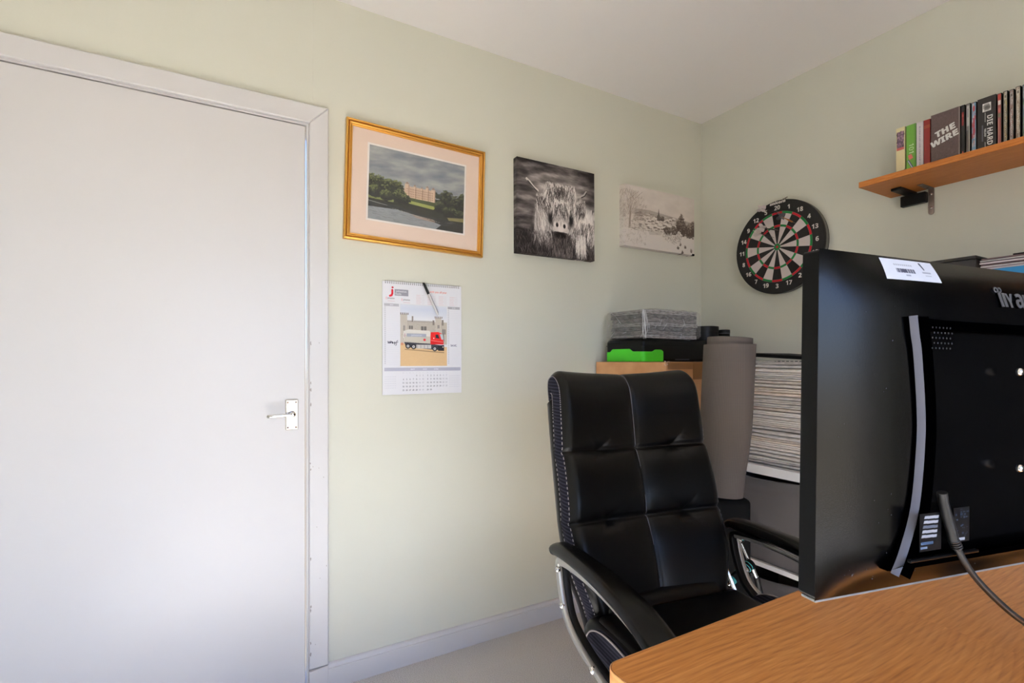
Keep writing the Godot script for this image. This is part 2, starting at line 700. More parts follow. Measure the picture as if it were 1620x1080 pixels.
func make_materials() -> void:
	# sage emulsion with the faint stipple of a roller
	var m := mat("sage_paint", Color(0.82, 0.817, 0.765), 0.62, 0.0, 0.35)
	m.normal_enabled = true
	m.normal_texture = noise_tex(0.05, 3, 512, null, 3, 1.2)
	m.normal_scale = 0.12
	triplanar(m, Vector3.ONE * 3.0, true)
	mat("ceiling_paint", Color(0.955, 0.94, 0.93), 0.8, 0.0, 0.2)
	mat("white_gloss", Color(0.805, 0.795, 0.795), 0.34, 0.0, 0.5)
	mat("bare_primer", Color(0.60, 0.57, 0.55), 0.8)
	mat("worn_timber", Color(0.62, 0.50, 0.40), 0.7)
	m = mat("carpet", Color.WHITE, 0.95, 0.0, 0.15)
	m.albedo_texture = noise_tex(0.16, 5, 512, ramp([[0.2, c8(176, 170, 166)], [0.5, c8(214, 209, 205)], [0.8, c8(238, 234, 231)]]), 3)
	m.normal_enabled = true
	m.normal_texture = noise_tex(0.22, 6, 512, null, 2, 6.0)
	m.normal_scale = 0.8
	triplanar(m, Vector3.ONE * 3.2, true)
	# oak veneer of the desk and of the wall shelf
	m = mat("desk_oak", Color.WHITE, 0.36, 0.0, 0.42)
	m.albedo_texture = tex(wood_image(1280, 512, c8(216, 149, 84), c8(190, 121, 57), c8(143, 82, 30), 11))
	triplanar(m, Vector3(0.60, 1.2, 1.25))
	m.uv1_offset = Vector3(0.12, 0.0, 0.02)
	m = mat("oak_edge", Color.WHITE, 0.4, 0.0, 0.4)
	m.albedo_texture = tex(wood_image(512, 64, c8(226, 176, 122), c8(209, 150, 92), c8(176, 116, 62), 17, 0.0))
	triplanar(m, Vector3(0.8, 6.0, 0.8))
	m = mat("shelf_oak", Color.WHITE, 0.45, 0.0, 0.35)
	m.albedo_texture = tex(wood_image(640, 256, c8(196, 128, 66), c8(174, 105, 47), c8(140, 80, 32), 23))
	triplanar(m, Vector3(0.8, 1.5, 2.4))
	m = mat("bookcase_pine", Color.WHITE, 0.5, 0.0, 0.3)
	m.albedo_texture = tex(wood_image(384, 128, c8(222, 190, 140), c8(208, 170, 118), c8(180, 138, 88), 29))
	triplanar(m, Vector3(1.0, 1.0, 2.0))
	# leather, fabrics
	m = mat("black_leather", Color(0.016, 0.016, 0.019), 0.33, 0.0, 0.35)
	m.normal_enabled = true
	m.normal_texture = noise_tex(0.09, 9, 512, null, 3, 3.0)
	m.normal_scale = 0.18
	triplanar(m, Vector3.ONE * 6.0)
	mat("arm_pad", Color(0.016, 0.016, 0.018), 0.26, 0.0, 0.34)
	var rib := Image.create(8, 64, false, Image.FORMAT_RGB8)
	for y in 64:
		var k := 0.5 + 0.5 * sin(TAU * y / 8.0)
		for x in 8:
			rib.set_pixel(x, y, c8(26, 26, 35).lerp(c8(56, 55, 68), k * k))
	m = mat("ribbed_cloth", Color.WHITE, 0.85, 0.0, 0.2)
	m.albedo_texture = tex(rib)
	triplanar(m, Vector3.ONE * 13.0)
	mat("thread", Color(0.56, 0.54, 0.55), 0.8)
	mat("cord_grey", Color(0.34, 0.34, 0.38), 0.55)
	mat("brushed_silver", Color(0.74, 0.735, 0.72), 0.36, 0.85)
	mat("chrome", Color(0.86, 0.85, 0.84), 0.12, 1.0)
	mat("steel", Color(0.55, 0.50, 0.48), 0.35, 0.9)
	mat("black_plastic", Color(0.03, 0.03, 0.033), 0.42, 0.0, 0.35)
	mat("black_matt", Color(0.04, 0.04, 0.042), 0.75, 0.0, 0.25)
	m = mat("monitor_shell", Color(0.003, 0.003, 0.005), 0.22, 0.0, 0.35)
	m.normal_enabled = true
	m.normal_texture = noise_tex(0.4, 19, 256, null, 2, 2.0)
	m.normal_scale = 0.06
	triplanar(m, Vector3.ONE * 8.0)
	mat("monitor_trim", Color(0.02, 0.021, 0.026), 0.35, 0.0, 0.30)
	mat("housing_black", Color(0.003, 0.003, 0.004), 0.32, 0.0, 0.05)
	M.housing_black.specular_mode = BaseMaterial3D.SPECULAR_DISABLED
	mat("cupboard_black", Color(0.10, 0.085, 0.08), 0.6, 0.0, 0.3)
	mat("screen_glass", Color(0.02, 0.02, 0.022), 0.12)
	mat("grey_lettering", Color(0.30, 0.30, 0.31), 0.5)
	mat("white_lettering", Color(0.86, 0.86, 0.85), 0.6)
	mat("cable_black", Color(0.05, 0.052, 0.058), 0.45)
	mat("white_melamine", Color(0.90, 0.885, 0.87), 0.4, 0.0, 0.45)
	m = mat("grey_cloth", Color(0.36, 0.345, 0.345), 0.9, 0.0, 0.2)
	m.normal_enabled = true
	m.normal_texture = noise_tex(0.3, 31, 256, null, 2, 3.0)
	m.normal_scale = 0.3
	triplanar(m, Vector3.ONE * 9.0)
	# cardboard with faint flutes
	m = mat("cardboard", Color.WHITE, 0.85, 0.0, 0.2)
	m.albedo_texture = noise_tex(0.012, 41, 256, ramp([[0.2, c8(186, 137, 95)], [0.8, c8(205, 158, 115)]]), 4)
	triplanar(m, Vector3(1.5, 1.5, 1.5))
	mat("brown_tape", Color(0.55, 0.38, 0.22), 0.35, 0.0, 0.5)
	m = mat("mat_foam", Color.WHITE, 0.9, 0.0, 0.25)
	var weave := Image.create(64, 64, false, Image.FORMAT_RGB8)
	for y in 64:
		for x in 64:
			var k := 0.5 + 0.25 * sin(TAU * x / 8.0) + 0.25 * sin(TAU * y / 8.0)
			weave.set_pixel(x, y, c8(90, 82, 77).lerp(c8(108, 99, 93), k))
	m.albedo_texture = tex(weave)
	triplanar(m, Vector3.ONE * 34.0)
	m = mat("green_plastic", Color(0.30, 0.86, 0.16), 0.38, 0.0, 0.5)
	m.backlight_enabled = true
	m.backlight = Color(0.10, 0.30, 0.05)
	mat("teal_foam", Color(0.22, 0.60, 0.62), 0.7)
	mat("gold_leaf", Color(0.84, 0.63, 0.30), 0.30, 0.75)
	mat("mount_board", Color(0.89, 0.80, 0.74), 0.9, 0.0, 0.2)
	mat("mount_core", Color(0.93, 0.90, 0.88), 0.9, 0.0, 0.2)
	m = mat("clear_glass", Color(1, 1, 1, 0.04), 0.02)
	m.transparency = BaseMaterial3D.TRANSPARENCY_ALPHA
	m = mat("clear_film", Color(0.95, 0.95, 0.96, 0.07), 0.12)
	m.transparency = BaseMaterial3D.TRANSPARENCY_ALPHA
	m.normal_enabled = true
	m.normal_texture = noise_tex(0.035, 43, 512, null, 4, 9.0)
	m.normal_scale = 0.55
	triplanar(m, Vector3.ONE * 4.0)
	m = mat("picture_glass", Color(1, 1, 1, 0.02), 0.02, 0.0, 0.14)
	m.transparency = BaseMaterial3D.TRANSPARENCY_ALPHA
	mat("pen_clear", Color(0.80, 0.79, 0.79), 0.25)
	# newsprint, edges of pages with grains of ink
	for k in 4:
		var tones := [[c8(226, 217, 209), c8(206, 197, 190)], [c8(230, 216, 204), c8(208, 194, 182)], [c8(210, 204, 199), c8(184, 179, 176)], [c8(238, 231, 225), c8(220, 212, 206)]]
		m = mat("newsprint_%d" % k, Color.WHITE, 0.92, 0.0, 0.15)
		m.albedo_texture = noise_tex(0.06, 50 + k, 256, ramp([[0.25, tones[k][1]], [0.55, tones[k][0]], [1.0, tones[k][0]]]), 4)
		triplanar(m, Vector3(3.0, 14.0, 1.6))

# ------------------------------------------------------------------ the room

func cube(a: Vector3, b: Vector3) -> Array:
	return shift(box(b - a, 0.0005), (a + b) / 2)

func build_room() -> void:
	var t := 0.14
	struct("floor", join([cube(Vector3(WALL_D - t, -0.12, WALL_A - t), Vector3(WALL_B + t, 0, WALL_C + t))]), M.carpet, "grey short-pile carpet covering the office floor", "floor")
	struct("ceiling", join([cube(Vector3(WALL_D - t, ROOM_H, WALL_A - t), Vector3(WALL_B + t, ROOM_H + 0.12, WALL_C + t))]), M.ceiling_paint, "plain white painted ceiling of the office", "ceiling")
	# the door wall, with the opening of the doorway
	struct("wall_back", join([
		cube(Vector3(WALL_D - t, 0, WALL_A - t), Vector3(-0.585, ROOM_H, WALL_A)),
		cube(Vector3(0.265, 0, WALL_A - t), Vector3(WALL_B + t, ROOM_H, WALL_A)),
		cube(Vector3(-0.585, 2.008, WALL_A - t), Vector3(0.265, ROOM_H, WALL_A))]), M.sage_paint, "sage green wall with the door and three pictures", "wall")
	struct("wall_right", join([cube(Vector3(WALL_B, 0, WALL_A), Vector3(WALL_B + t, ROOM_H, WALL_C))]), M.sage_paint, "sage green wall behind the dartboard and the wooden shelf", "wall")
	struct("wall_left", join([cube(Vector3(WALL_D - t, 0, WALL_A), Vector3(WALL_D, ROOM_H, WALL_C))]), M.sage_paint, "sage green wall at the hinge side of the door", "wall")
	# the window wall
	struct("wall_front", join([
		cube(Vector3(WALL_D - t, 0, WALL_C), Vector3(WIN[0], ROOM_H, WALL_C + t)),
		cube(Vector3(WIN[1], 0, WALL_C), Vector3(WALL_B + t, ROOM_H, WALL_C + t)),
		cube(Vector3(WIN[0], 0, WALL_C), Vector3(WIN[1], WIN[2], WALL_C + t)),
		cube(Vector3(WIN[0], WIN[3], WALL_C), Vector3(WIN[1], ROOM_H, WALL_C + t))]), M.sage_paint, "sage green wall around the window opening", "wall")
	# skirting boards with a small step and a rounded top
	var section := [Vector2(0, 0), Vector2(0.016, 0), Vector2(0.016, 0.070), Vector2(0.0155, 0.072), Vector2(0.012, 0.073), Vector2(0.0115, 0.079), Vector2(0.009, 0.085), Vector2(0.004, 0.0885), Vector2(0, 0.0885)]
	var outline := []
	for q in section:
		outline.append(q)
	skirting("baseboard_back", outline, Vector3(WALL_B, 0, WALL_A), 0.0, WALL_B - 0.3135, "white skirting board along the wall with the door")
	skirting("baseboard_right", outline, Vector3(WALL_B, 0, WALL_C), -PI / 2, WALL_C - WALL_A - 0.016, "white skirting board under the wall with the dartboard")
	skirting("baseboard_left", outline, Vector3(WALL_D, 0, WALL_A), PI / 2, WALL_C - WALL_A, "white skirting board along the wall by the door hinges")

func skirting(called: String, outline: Array, at: Vector3, turn: float, length: float, label: String) -> void:
	# the outline lies in (out of the wall, up) and is carried along the wall
	var m := prism(outline, length)
	var o := struct(called, m, M.white_gloss, label, "skirting board")
	o.transform = Transform3D(Basis(Vector3.UP, turn) * Basis(Vector3(0, 0, 1), Vector3(0, 1, 0), Vector3(-1, 0, 0)), at)

func build_door() -> void:
	# lining, architrave and leaf of a flush door
	var xr := 0.240
	var xl := -0.558
	var top := 1.982
	var trim := thing("trim_1", "white painted door frame around the flush door", "door frame")
	trim.set_meta("kind", "structure")
	var lining: Material = M.white_gloss
	put("lining", join([cube(Vector3(xr + 0.003, 0, WALL_A - 0.13), Vector3(0.268, top + 0.03, WALL_A + 0.0005)), cube(Vector3(-0.588, 0, WALL_A - 0.13), Vector3(xl - 0.003, top + 0.03, WALL_A + 0.0005)), cube(Vector3(xl - 0.003, top + 0.004, WALL_A - 0.13), Vector3(xr + 0.003, top + 0.03, WALL_A + 0.0005))]), lining, trim)
	var w := 0.064
	var th := 0.017
	var x0 := xr + 0.010
	# right upright and head meet in a mitre
	put("upright", prism([Vector2(x0, 0.0885), Vector2(x0 + w, 0.0885), Vector2(x0 + w, top + 0.010 + w), Vector2(x0, top + 0.010)], th, 0.003), lining, trim, Vector3(0, 0, WALL_A))
	put("plinth_block", prism([Vector2(x0, 0), Vector2(x0 + w - 0.0006, 0), Vector2(x0 + w - 0.0006, 0.088), Vector2(x0, 0.080)], th + 0.001, 0.0015), lining, trim, Vector3(0, 0, WALL_A))
	put("upright", prism([Vector2(xl - 0.010 - w, 0), Vector2(xl - 0.010, 0), Vector2(xl - 0.010, top + 0.010), Vector2(xl - 0.010 - w, top + 0.010 + w)], th, 0.003), lining, trim, Vector3(0, 0, WALL_A))
	put("head", prism([Vector2(xl - 0.010, top + 0.010), Vector2(x0, top + 0.010), Vector2(x0 + w, top + 0.010 + w), Vector2(xl - 0.010 - w, top + 0.010 + w)], th, 0.003), lining, trim, Vector3(0, 0, WALL_A))
	# paint chipped off the inner edge of the upright
	var rg := RandomNumberGenerator.new()
	rg.seed = 40
	for k in 22:
		var cy := rg.randf_range(0.12, 1.25)
		var chip := []
		for j in 7:
			chip.append(Vector2(cos(TAU * j / 7.0) * rg.randf_range(0.0012, 0.0030), sin(TAU * j / 7.0) * rg.randf_range(0.002, 0.009)))
		put("paint_chip", prism(chip, 0.0004), M.bare_primer, trim, Vector3(x0 + rg.randf_range(0.003, 0.0055) if k % 3 else x0 + rg.randf_range(0.01, 0.058), cy, WALL_A + th), Vector3.ZERO).scale = Vector3.ONE * (1.0 if k % 3 else 0.45)
	var door := thing("door_1", "white flush door with a small chrome lever handle", "door", Vector3(xr, 0, WALL_A))
	door.set_meta("kind", "structure")
	put("leaf", box(Vector3(xr - xl - 0.004, top - 0.008, 0.036), 0.0018), M.white_gloss, door, Vector3(-(xr - xl) / 2, top / 2 + 0.004, -0.017))
	# edge of bare timber in the closing gap
	put("closing_edge", box(Vector3(0.0012, top - 0.02, 0.02), 0.0003), M.worn_timber, door, Vector3(-0.0012, top / 2, -0.012))
	# lever handle on a latch plate
	var plate := put("latch_plate", prism(round_rect(0.040, 0.104, 0.002, 2), 0.006, 0.0022), M.chrome, door, Vector3(-0.0445, 0.978, 0.001))
	for p in [[-0.013, 0.043], [0.013, 0.043], [-0.013, -0.043], [0.013, -0.043]]:
		put("screw", lathe([Vector2(0.0035, 0), Vector2(0.0032, 0.0008), Vector2(0.002, 0.0016)], 12), M.steel, plate, Vector3(p[0], p[1], 0.0058), Vector3(PI / 2, 0, 0))
	put("rose", lathe([Vector2(0.0105, 0), Vector2(0.0105, 0.004), Vector2(0.0085, 0.0055), Vector2(0.0085, 0.022), Vector2(0.0095, 0.030), Vector2(0.0075, 0.034)], 20), M.chrome, door, Vector3(-0.0445, 0.982, 0.0065), Vector3(PI / 2, 0, 0))
	var lever := []
	for q in [[-0.040, 0.030], [-0.046, 0.032], [-0.060, 0.0335], [-0.080, 0.034], [-0.100, 0.0335], [-0.116, 0.031], [-0.121, 0.027]]:
		lever.append(Vector3(q[0], 0.981 - (absf(q[0]) - 0.04) * 0.03, q[1] + 0.004))
	put("lever", sweep(smooth_path(lever, 5), oval(0.0058, 0.0046, 12, 2.4), Vector3.UP), M.chrome, door)

const WIN := [-0.48, 1.34, 0.40, 1.95]   # left, right, bottom, top of the window opening

func build_window() -> void:
	var o := thing("window_1", "wide white framed window with two panes and a sill", "window", Vector3((WIN[0] + WIN[1]) / 2, WIN[2], WALL_C))
	o.set_meta("kind", "structure")
	var w: float = WIN[1] - WIN[0]
	var h: float = WIN[3] - WIN[2]
	var z := 0.09
	for e in [[Vector3(0, 0.03, z), Vector3(w, 0.06, 0.06), "frame_bottom"], [Vector3(0, h - 0.03, z), Vector3(w, 0.06, 0.06), "frame_top"], [Vector3(-w / 2 + 0.03, h / 2, z), Vector3(0.06, h - 0.12, 0.06), "frame_side"], [Vector3(w / 2 - 0.03, h / 2, z), Vector3(0.06, h - 0.12, 0.06), "frame_side"], [Vector3(0.0, h / 2, z), Vector3(0.06, h - 0.12, 0.06), "mullion"]]:
		put(e[2], box(e[1], 0.004), M.white_gloss, o, e[0])
	for sx in [-1, 1]:
		put("pane", box(Vector3(w / 2 - 0.09, h - 0.12, 0.004), 0.0005), M.clear_glass, o, Vector3(sx * (w / 4 - 0.0), h / 2, z))
	put("sill", box(Vector3(w + 0.10, 0.024, 0.17), 0.006), M.white_gloss, o, Vector3(0, -0.012, -0.02))

func build_desk() -> void:
	var x0 := 0.470
	var x1 := 1.97
	var z0 := -0.560
	var z1 := -0.010
	var hgt := 0.73
	var th := 0.026
	var o := thing("desk", "oak veneered desk with a rounded corner under the monitor", "desk", Vector3((x0 + x1) / 2, 0, (z0 + z1) / 2))
	var w := x1 - x0
	var d := z1 - z0
	# outline seen from above: x to the right, y away from the door wall
	var pts := round_rect(w, d, 0.022, 6)
	var top := prism(pts, th - 0.0012, 0.002, true)
	var tp := put("desk_top", top, M.desk_oak, o, Vector3(0, hgt - th, 0), Vector3(-PI / 2, 0, 0))
	tp.transform = Transform3D(Basis(Vector3(1, 0, 0), Vector3(0, 0, -1), Vector3(0, 1, 0)), Vector3(0, hgt - th + 0.0012, 0))
	var loop := []
	for q in round_rect(w + 0.0012, d + 0.0012, 0.0226, 6):
		loop.append(Vector3(q.x, hgt - th / 2, -q.y))
	put("edge_band", sweep(loop, [Vector2(-th / 2 + 0.0005, -0.0008), Vector2(-th / 2 + 0.0005, 0.0008), Vector2(th / 2 - 0.0016, 0.0008), Vector2(th / 2 - 0.0008, 0.0), Vector2(th / 2 - 0.0008, -0.0008)], Vector3.UP, true), M.oak_edge, o)
	for sx in [-1, 1]:
		for sz in [-1, 1]:
			put("leg", box(Vector3(0.04, hgt - th - 0.04, 0.04), 0.004, 2), M.black_plastic, o, Vector3(sx * (w / 2 - 0.06), (hgt - th - 0.04) / 2, sz * (d / 2 - 0.06)))
	for sz in [-1, 1]:
		put("rail", box(Vector3(w - 0.08, 0.04, 0.03), 0.003), M.black_plastic, o, Vector3(0, hgt - th - 0.02, sz * (d / 2 - 0.06)))

func build_cupboard() -> void:
	# tall dark cupboard beside the window; the monitor's back mirrors it
	var o := thing("storage_cupboard", "tall black-brown cupboard with two doors between the desk and the window wall", "cupboard", Vector3(2.045, 0, 0.91))
	var w := 1.08
	var h := 2.02
	var d := 0.40
	put("carcass", box(Vector3(d - 0.02, h - 0.06, w), 0.002), M.cupboard_black, o, Vector3(0.01, h / 2 + 0.03, 0))
	put("plinth", box(Vector3(d - 0.05, 0.06, w - 0.02), 0.002), M.cupboard_black, o, Vector3(0.02, 0.03, 0))
	for s in [-1, 1]:
		var dr := put("door", box(Vector3(0.02, h - 0.07, w / 2 - 0.004), 0.002), M.cupboard_black, o, Vector3(-d / 2 + 0.009, h / 2 + 0.03, s * w / 4))
		put("handle", box(Vector3(0.014, 0.16, 0.012), 0.004, 2), M.brushed_silver, dr, Vector3(-0.0165, 0, -s * (w / 4 - 0.04)))

# ------------------------------------------------------------------ monitor, seen from the back

const MON_W := 0.86
const MON_H := 0.335

func ease_out(t: float) -> float:
	t = clampf(t, 0.0, 1.0)
	return 1.0 - (1.0 - t) * (1.0 - t)

func mon_bulge(s: float, v: float) -> float:
	return 0.020 * ease_out(minf(s, MON_W - s) / 0.16) * ease_out((MON_H - v) / 0.060) * ease_out(v / 0.05)

func mon_at(s: float, v: float, lift := 0.0) -> Vector3:
	return Vector3(s, v, mon_bulge(s, v) + lift)

func build_monitor() -> void:
	# node at the foot of the stand on the desk; the parts hang from the lower corner of the panel
	var corner := Vector3(0.4855, 0.937, -0.2728)
	var turn := deg_to_rad(-10.5)
	var face := Basis(Vector3.UP, turn) * Basis(Vector3(0, 0, 1), deg_to_rad(-1.0))
	var foot := corner + Basis(Vector3.UP, turn) * Vector3(0.535, 0, -0.02)
	foot.y = 0.7305
	var o := thing("monitor", "black computer monitor on the desk with its back turned to the room", "monitor", foot, turn)
	var inv := o.transform.affine_inverse()
	var holder := inv * Transform3D(face, corner)
	var xf := func(n: Node3D, at := Vector3.ZERO, rot := Vector3.ZERO) -> void:
		n.transform = holder * Transform3D(Basis.from_euler(rot), at)
	# back shell, domed towards the middle
	var shell := put("back_shell", grid(48, 90, func(a, b): return mon_at(b * MON_W, a * MON_H)), M.monitor_shell, o)
	xf.call(shell)
	# flat sides and the screen on the far side
	var rim := put("rim", join([shift(prism(round_rect(MON_W, MON_H, 0.004, 3), 0.0178, 0.0012, true), Vector3(MON_W / 2, MON_H / 2, -0.018))]), M.monitor_trim, o)
	xf.call(rim)
	var screen := put("screen", box(Vector3(MON_W - 0.02, MON_H - 0.03, 0.001), 0.0003), M.screen_glass, o)
	xf.call(screen, Vector3(MON_W / 2, MON_H / 2 + 0.004, -0.0186))
	var lip := put("lower_lip", box(Vector3(MON_W - 0.004, 0.003, 0.016), 0.001), mat("grey_lip", Color(0.50, 0.50, 0.50), 0.5), o)
	xf.call(lip, Vector3(MON_W / 2, -0.0016, -0.009))
	# raised middle housing with a flaring lower corner
	var left := [Vector2(0.0921, 0.2726), Vector2(0.0951, 0.2543), Vector2(0.099, 0.2359), Vector2(0.1044, 0.1866), Vector2(0.1051, 0.1496), Vector2(0.098, 0.0885), Vector2(0.0827, 0.0472), Vector2(0.0709, 0.0268)]
	var soft := smooth_path(left, 5)
	var outline := []
	for q in soft:
		outline.append(q)
	outline.append(Vector2(0.084, 0.0255))
	outline.append(Vector2(MON_W - 0.084, 0.0255))
	for k in range(left.size() - 1, -1, -1):
		outline.append(Vector2(MON_W - left[k].x, left[k].y))
	var house := put("housing", prism(outline, 0.0215, 0.0125), M.housing_black, o)
	xf.call(house, Vector3(0, 0, 0.0095))
	# grey edging strip that follows the side of the housing
	var strip := []
	for q in soft:
		strip.append(Vector3(q.x, q.y, 0.0185))
	var edging := put("edging", sweep(strip, [Vector2(0.0020, -0.0024), Vector2(0.0020, -0.0012), Vector2(0.0066, -0.0058), Vector2(0.0066, -0.0070)], Vector3(0, 0, 1)), mat("housing_edge", Color(0.33, 0.33, 0.37), 0.45), o)
	xf.call(edging)
	# printed labels by the ports, and the ledge under them
	var ledge := put("port_ledge", box(Vector3(0.100, 0.003, 0.004), 0.001), M.monitor_trim, o)
	xf.call(ledge, Vector3(0.129, 0.0405, 0.0322))
	var port_print := Painter.new(96, 128, c8(8, 8, 10))
	for k in 5:
		port_print.poly([Vector2(22 - k * 3, 8 + k * 16), Vector2(84 - k * 2, 10 + k * 16), Vector2(82 - k * 2, 20 + k * 16), Vector2(19 - k * 3, 18 + k * 16)], c8(150, 154, 162) if k != 2 else c8(90, 96, 108))
	port_print.rect(6, 96, 60, 106, c8(64, 84, 112))
	port_print.rect(4, 112, 34, 120, c8(96, 112, 136))
	var lab := put("port_label", slab(0.031, 0.036, 0.0004), printed("port_print", port_print.im, 0.4), o)
	xf.call(lab, Vector3(0.1105, 0.0650, 0.0310))
	var small_print := Painter.new(64, 96, c8(6, 7, 9))
	var rg := RandomNumberGenerator.new()
	rg.seed = 4
	for k in 26:
		var sx := rg.randf_range(4, 54)
		var sy := rg.randf_range(4, 84)
		small_print.rect(sx, sy, sx + rg.randf_range(3, 9), sy + rg.randf_range(2, 6), c8(52, 70, 92), 0.8)
	small_print.rect(20, 84, 46, 92, c8(150, 158, 170))
	var lab2 := put("port_label", slab(0.024, 0.034, 0.0004), printed("port_print_small", small_print.im, 0.4), o)
	xf.call(lab2, Vector3(0.1560, 0.0680, 0.0310))
	# screws of the stand mount
	for q in [[0.2458, 0.2203], [0.2476, 0.1190], [0.3458, 0.2203], [0.3476, 0.1190]]:
		var s := put("mount_screw", lathe([Vector2(0.0042, 0), Vector2(0.0042, 0.002), Vector2(0.0030, 0.0036), Vector2(0.001, 0.0042)], 16), M.chrome, o)
		xf.call(s, Vector3(q[0], q[1], 0.0308), Vector3(PI / 2, 0, 0))
	# vent holes
	var holes := []
	for i in 5:
		for j in 6:
			holes.append(shift(disc(0.0009, 0.0004, 0.0001, 8), Vector3(0.1105 + 0.0052 * j + 0.0026 * (i % 2), 0.262 - 0.0050 * i, 0.0308), Vector3(PI / 2, 0, 0)))
	var vent := put("vent", join(holes), mat("vent_dark", Color(0.09, 0.10, 0.13), 0.5), o)
	vent.set_meta("kind", "stuff")
	xf.call(vent)
	# specks of dust on the shell
	var specks := []
	var dr := RandomNumberGenerator.new()
	dr.seed = 18
	for k in 26:
		var ds := dr.randf_range(0.02, 0.30)
		var dv := dr.randf_range(0.01, 0.32) if k % 2 else dr.randf_range(0.004, 0.03)
		if ds > 0.085 and dv < 0.285 and dv > 0.02:
			ds = dr.randf_range(0.02, 0.08)
		specks.append(shift(box(Vector3(dr.randf_range(0.0004, 0.0014), dr.randf_range(0.0004, 0.0010), 0.0003), 0.0001), mon_at(ds, dv, 0.0003), Vector3(0, 0, dr.randf() * 3.0)))
	var dust := put("dust", join(specks), mat("dust_grey", Color(0.26, 0.27, 0.30), 0.9), o)
	dust.set_meta("kind", "stuff")
	xf.call(dust)
	# asset sticker laid over the sloping top strip
	var sp := Painter.new(256, 80, c8(204, 207, 218))
	for k in 9:
		sp.rect(56 + k * 10, 18, 63 + k * 10, 25, c8(160, 164, 175))
	for k in 22:
		sp.rect(58 + k * 4, 36, 60 + k * 4 + (k * 7) % 3, 52, c8(70, 74, 92))
	sp.rect(84, 38, 108, 50, c8(60, 64, 84))
	sp.rect(94, 58, 116, 64, c8(150, 154, 168))
	sp.line(Vector2(190, 10), Vector2(196, 32), 9, 6, c8(40, 44, 64))
	sp.rect(180, 42, 222, 48, c8(150, 154, 168))
	sp.rect(188, 55, 218, 59, c8(172, 176, 188))
	var sticker := put("asset_sticker", grid(6, 12, func(a, b): return mon_at(0.0775 + 0.0755 * b, 0.3325 - 0.0225 * a, 0.0005), true), printed("sticker_print", sp.im, 0.45), o)
	sticker.set_meta("label", "white asset sticker with a barcode")
	xf.call(sticker)
	# maker's lettering with two ring dots
	var tilt := -0.27
	var pen_x := 0.2385
	for e in [["\u0131", 0.0210, 0.0052, 1.0], ["\u0131", 0.0210, 0.0066, 1.0], ["Y", 0.0158, 0.0128, 0.95], ["a", 0.0210, 0.0142, 1.0], ["m", 0.0210, 0.0200, 1.0], ["a", 0.0210, 0.0130, 1.0]]:
		var tm := letters(e[0], e[1], 0.0005)
		var ab := tm.get_aabb()
		var word := put("lettering", tm, M.grey_lettering, o)
		var at := Vector3(pen_x + ab.size.x / 2.0 - ab.get_center().x, 0.2895 - ab.position.y, 0.0)
		at.z = mon_bulge(pen_x, 0.2968) + 0.0004
		xf.call(word, at, Vector3(tilt, 0, 0))
		pen_x += ab.size.x + 0.0018
	for k in 2:
		var ring := []
		for j in 18:
			ring.append(Vector3(cos(TAU * j / 18) * 0.0026, sin(TAU * j / 18) * 0.0026, 0))
		var rm := put("lettering", tube(ring, 0.0008, 6, true), M.grey_lettering, o)
		xf.call(rm, Vector3(0.2380 + 0.0062 * k, 0.3085, mon_bulge(0.24, 0.3085) + 0.0008), Vector3(tilt, 0, 0))
	# stand: neck and foot, on the desk
	put("stand_neck", prism(round_rect(0.055, 0.030, 0.010, 4), 0.30, 0.002, true), M.black_plastic, o, Vector3(0, 0.006, 0.050), Vector3(-PI / 2, 0, 0))
	put("stand_foot", prism(round_rect(0.15, 0.15, 0.06, 8), 0.010, 0.003, true), M.black_plastic, o, Vector3(0, 0, 0.02), Vector3(-PI / 2, 0, 0))
	# its cable, from a port under the housing down to the desk
	var plug_at := Transform3D(face, corner) * Vector3(0.1240, 0.0930, 0.0340)
	var cab := thing("monitor_cable", "black cable hanging from the monitor and trailing over the desk", "cable", Vector3(plug_at.x, 0.73, plug_at.z))
	var rel := func(p: Vector3) -> Vector3: return p - cab.position
	var p0 := plug_at
	var p1 := Transform3D(face, corner) * Vector3(0.1350, 0.0560, 0.0370)
	var run := smooth_path([p0, p1, Transform3D(face, corner) * Vector3(0.156, 0.0220, 0.042), Transform3D(face, corner) * Vector3(0.195, -0.0130, 0.048), Transform3D(face, corner) * Vector3(0.247, -0.0480, 0.052), Transform3D(face, corner) * Vector3(0.330, -0.115, 0.060), Vector3(0.93, 0.7460, -0.100), Vector3(1.06, 0.7345, -0.06), Vector3(1.25, 0.7345, -0.05)], 8)
	var pts := []
	for q in run:
		pts.append(rel.call(q))
	put("lead", tube(pts, 0.0030, 10), M.cable_black, cab)
	put("plug", tube([rel.call(p0 + Vector3(-0.003, 0.010, 0)), rel.call(p0), rel.call(p1)], 0.0044, 12), M.cable_black, cab)
	for k in 4:
		var q: Vector3 = p1.lerp(run[10], 0.25 * k)
		var loop := []
		var dir: Vector3 = (run[10] - p1).normalized()
		var sd: Vector3 = dir.cross(Vector3.UP).normalized()
		var up: Vector3 = sd.cross(dir)
		for j in 14:
			loop.append(rel.call(q) + (sd * cos(TAU * j / 14) + up * sin(TAU * j / 14)) * 0.0038)
		put("strain_relief_ring", tube(loop, 0.0011, 6, true), M.cable_black, cab)

# ------------------------------------------------------------------ office chair

func chair_half_width(y: float) -> float:
	if y < 0.62:
		return lerpf(0.218, 0.256, smoothstep(0.45, 0.62, y))
	if y < 0.72:
		return lerpf(0.256, 0.259, (y - 0.62) / 0.10)
	return lerpf(0.259, 0.247, clampf((y - 0.72) / 0.36, 0, 1))

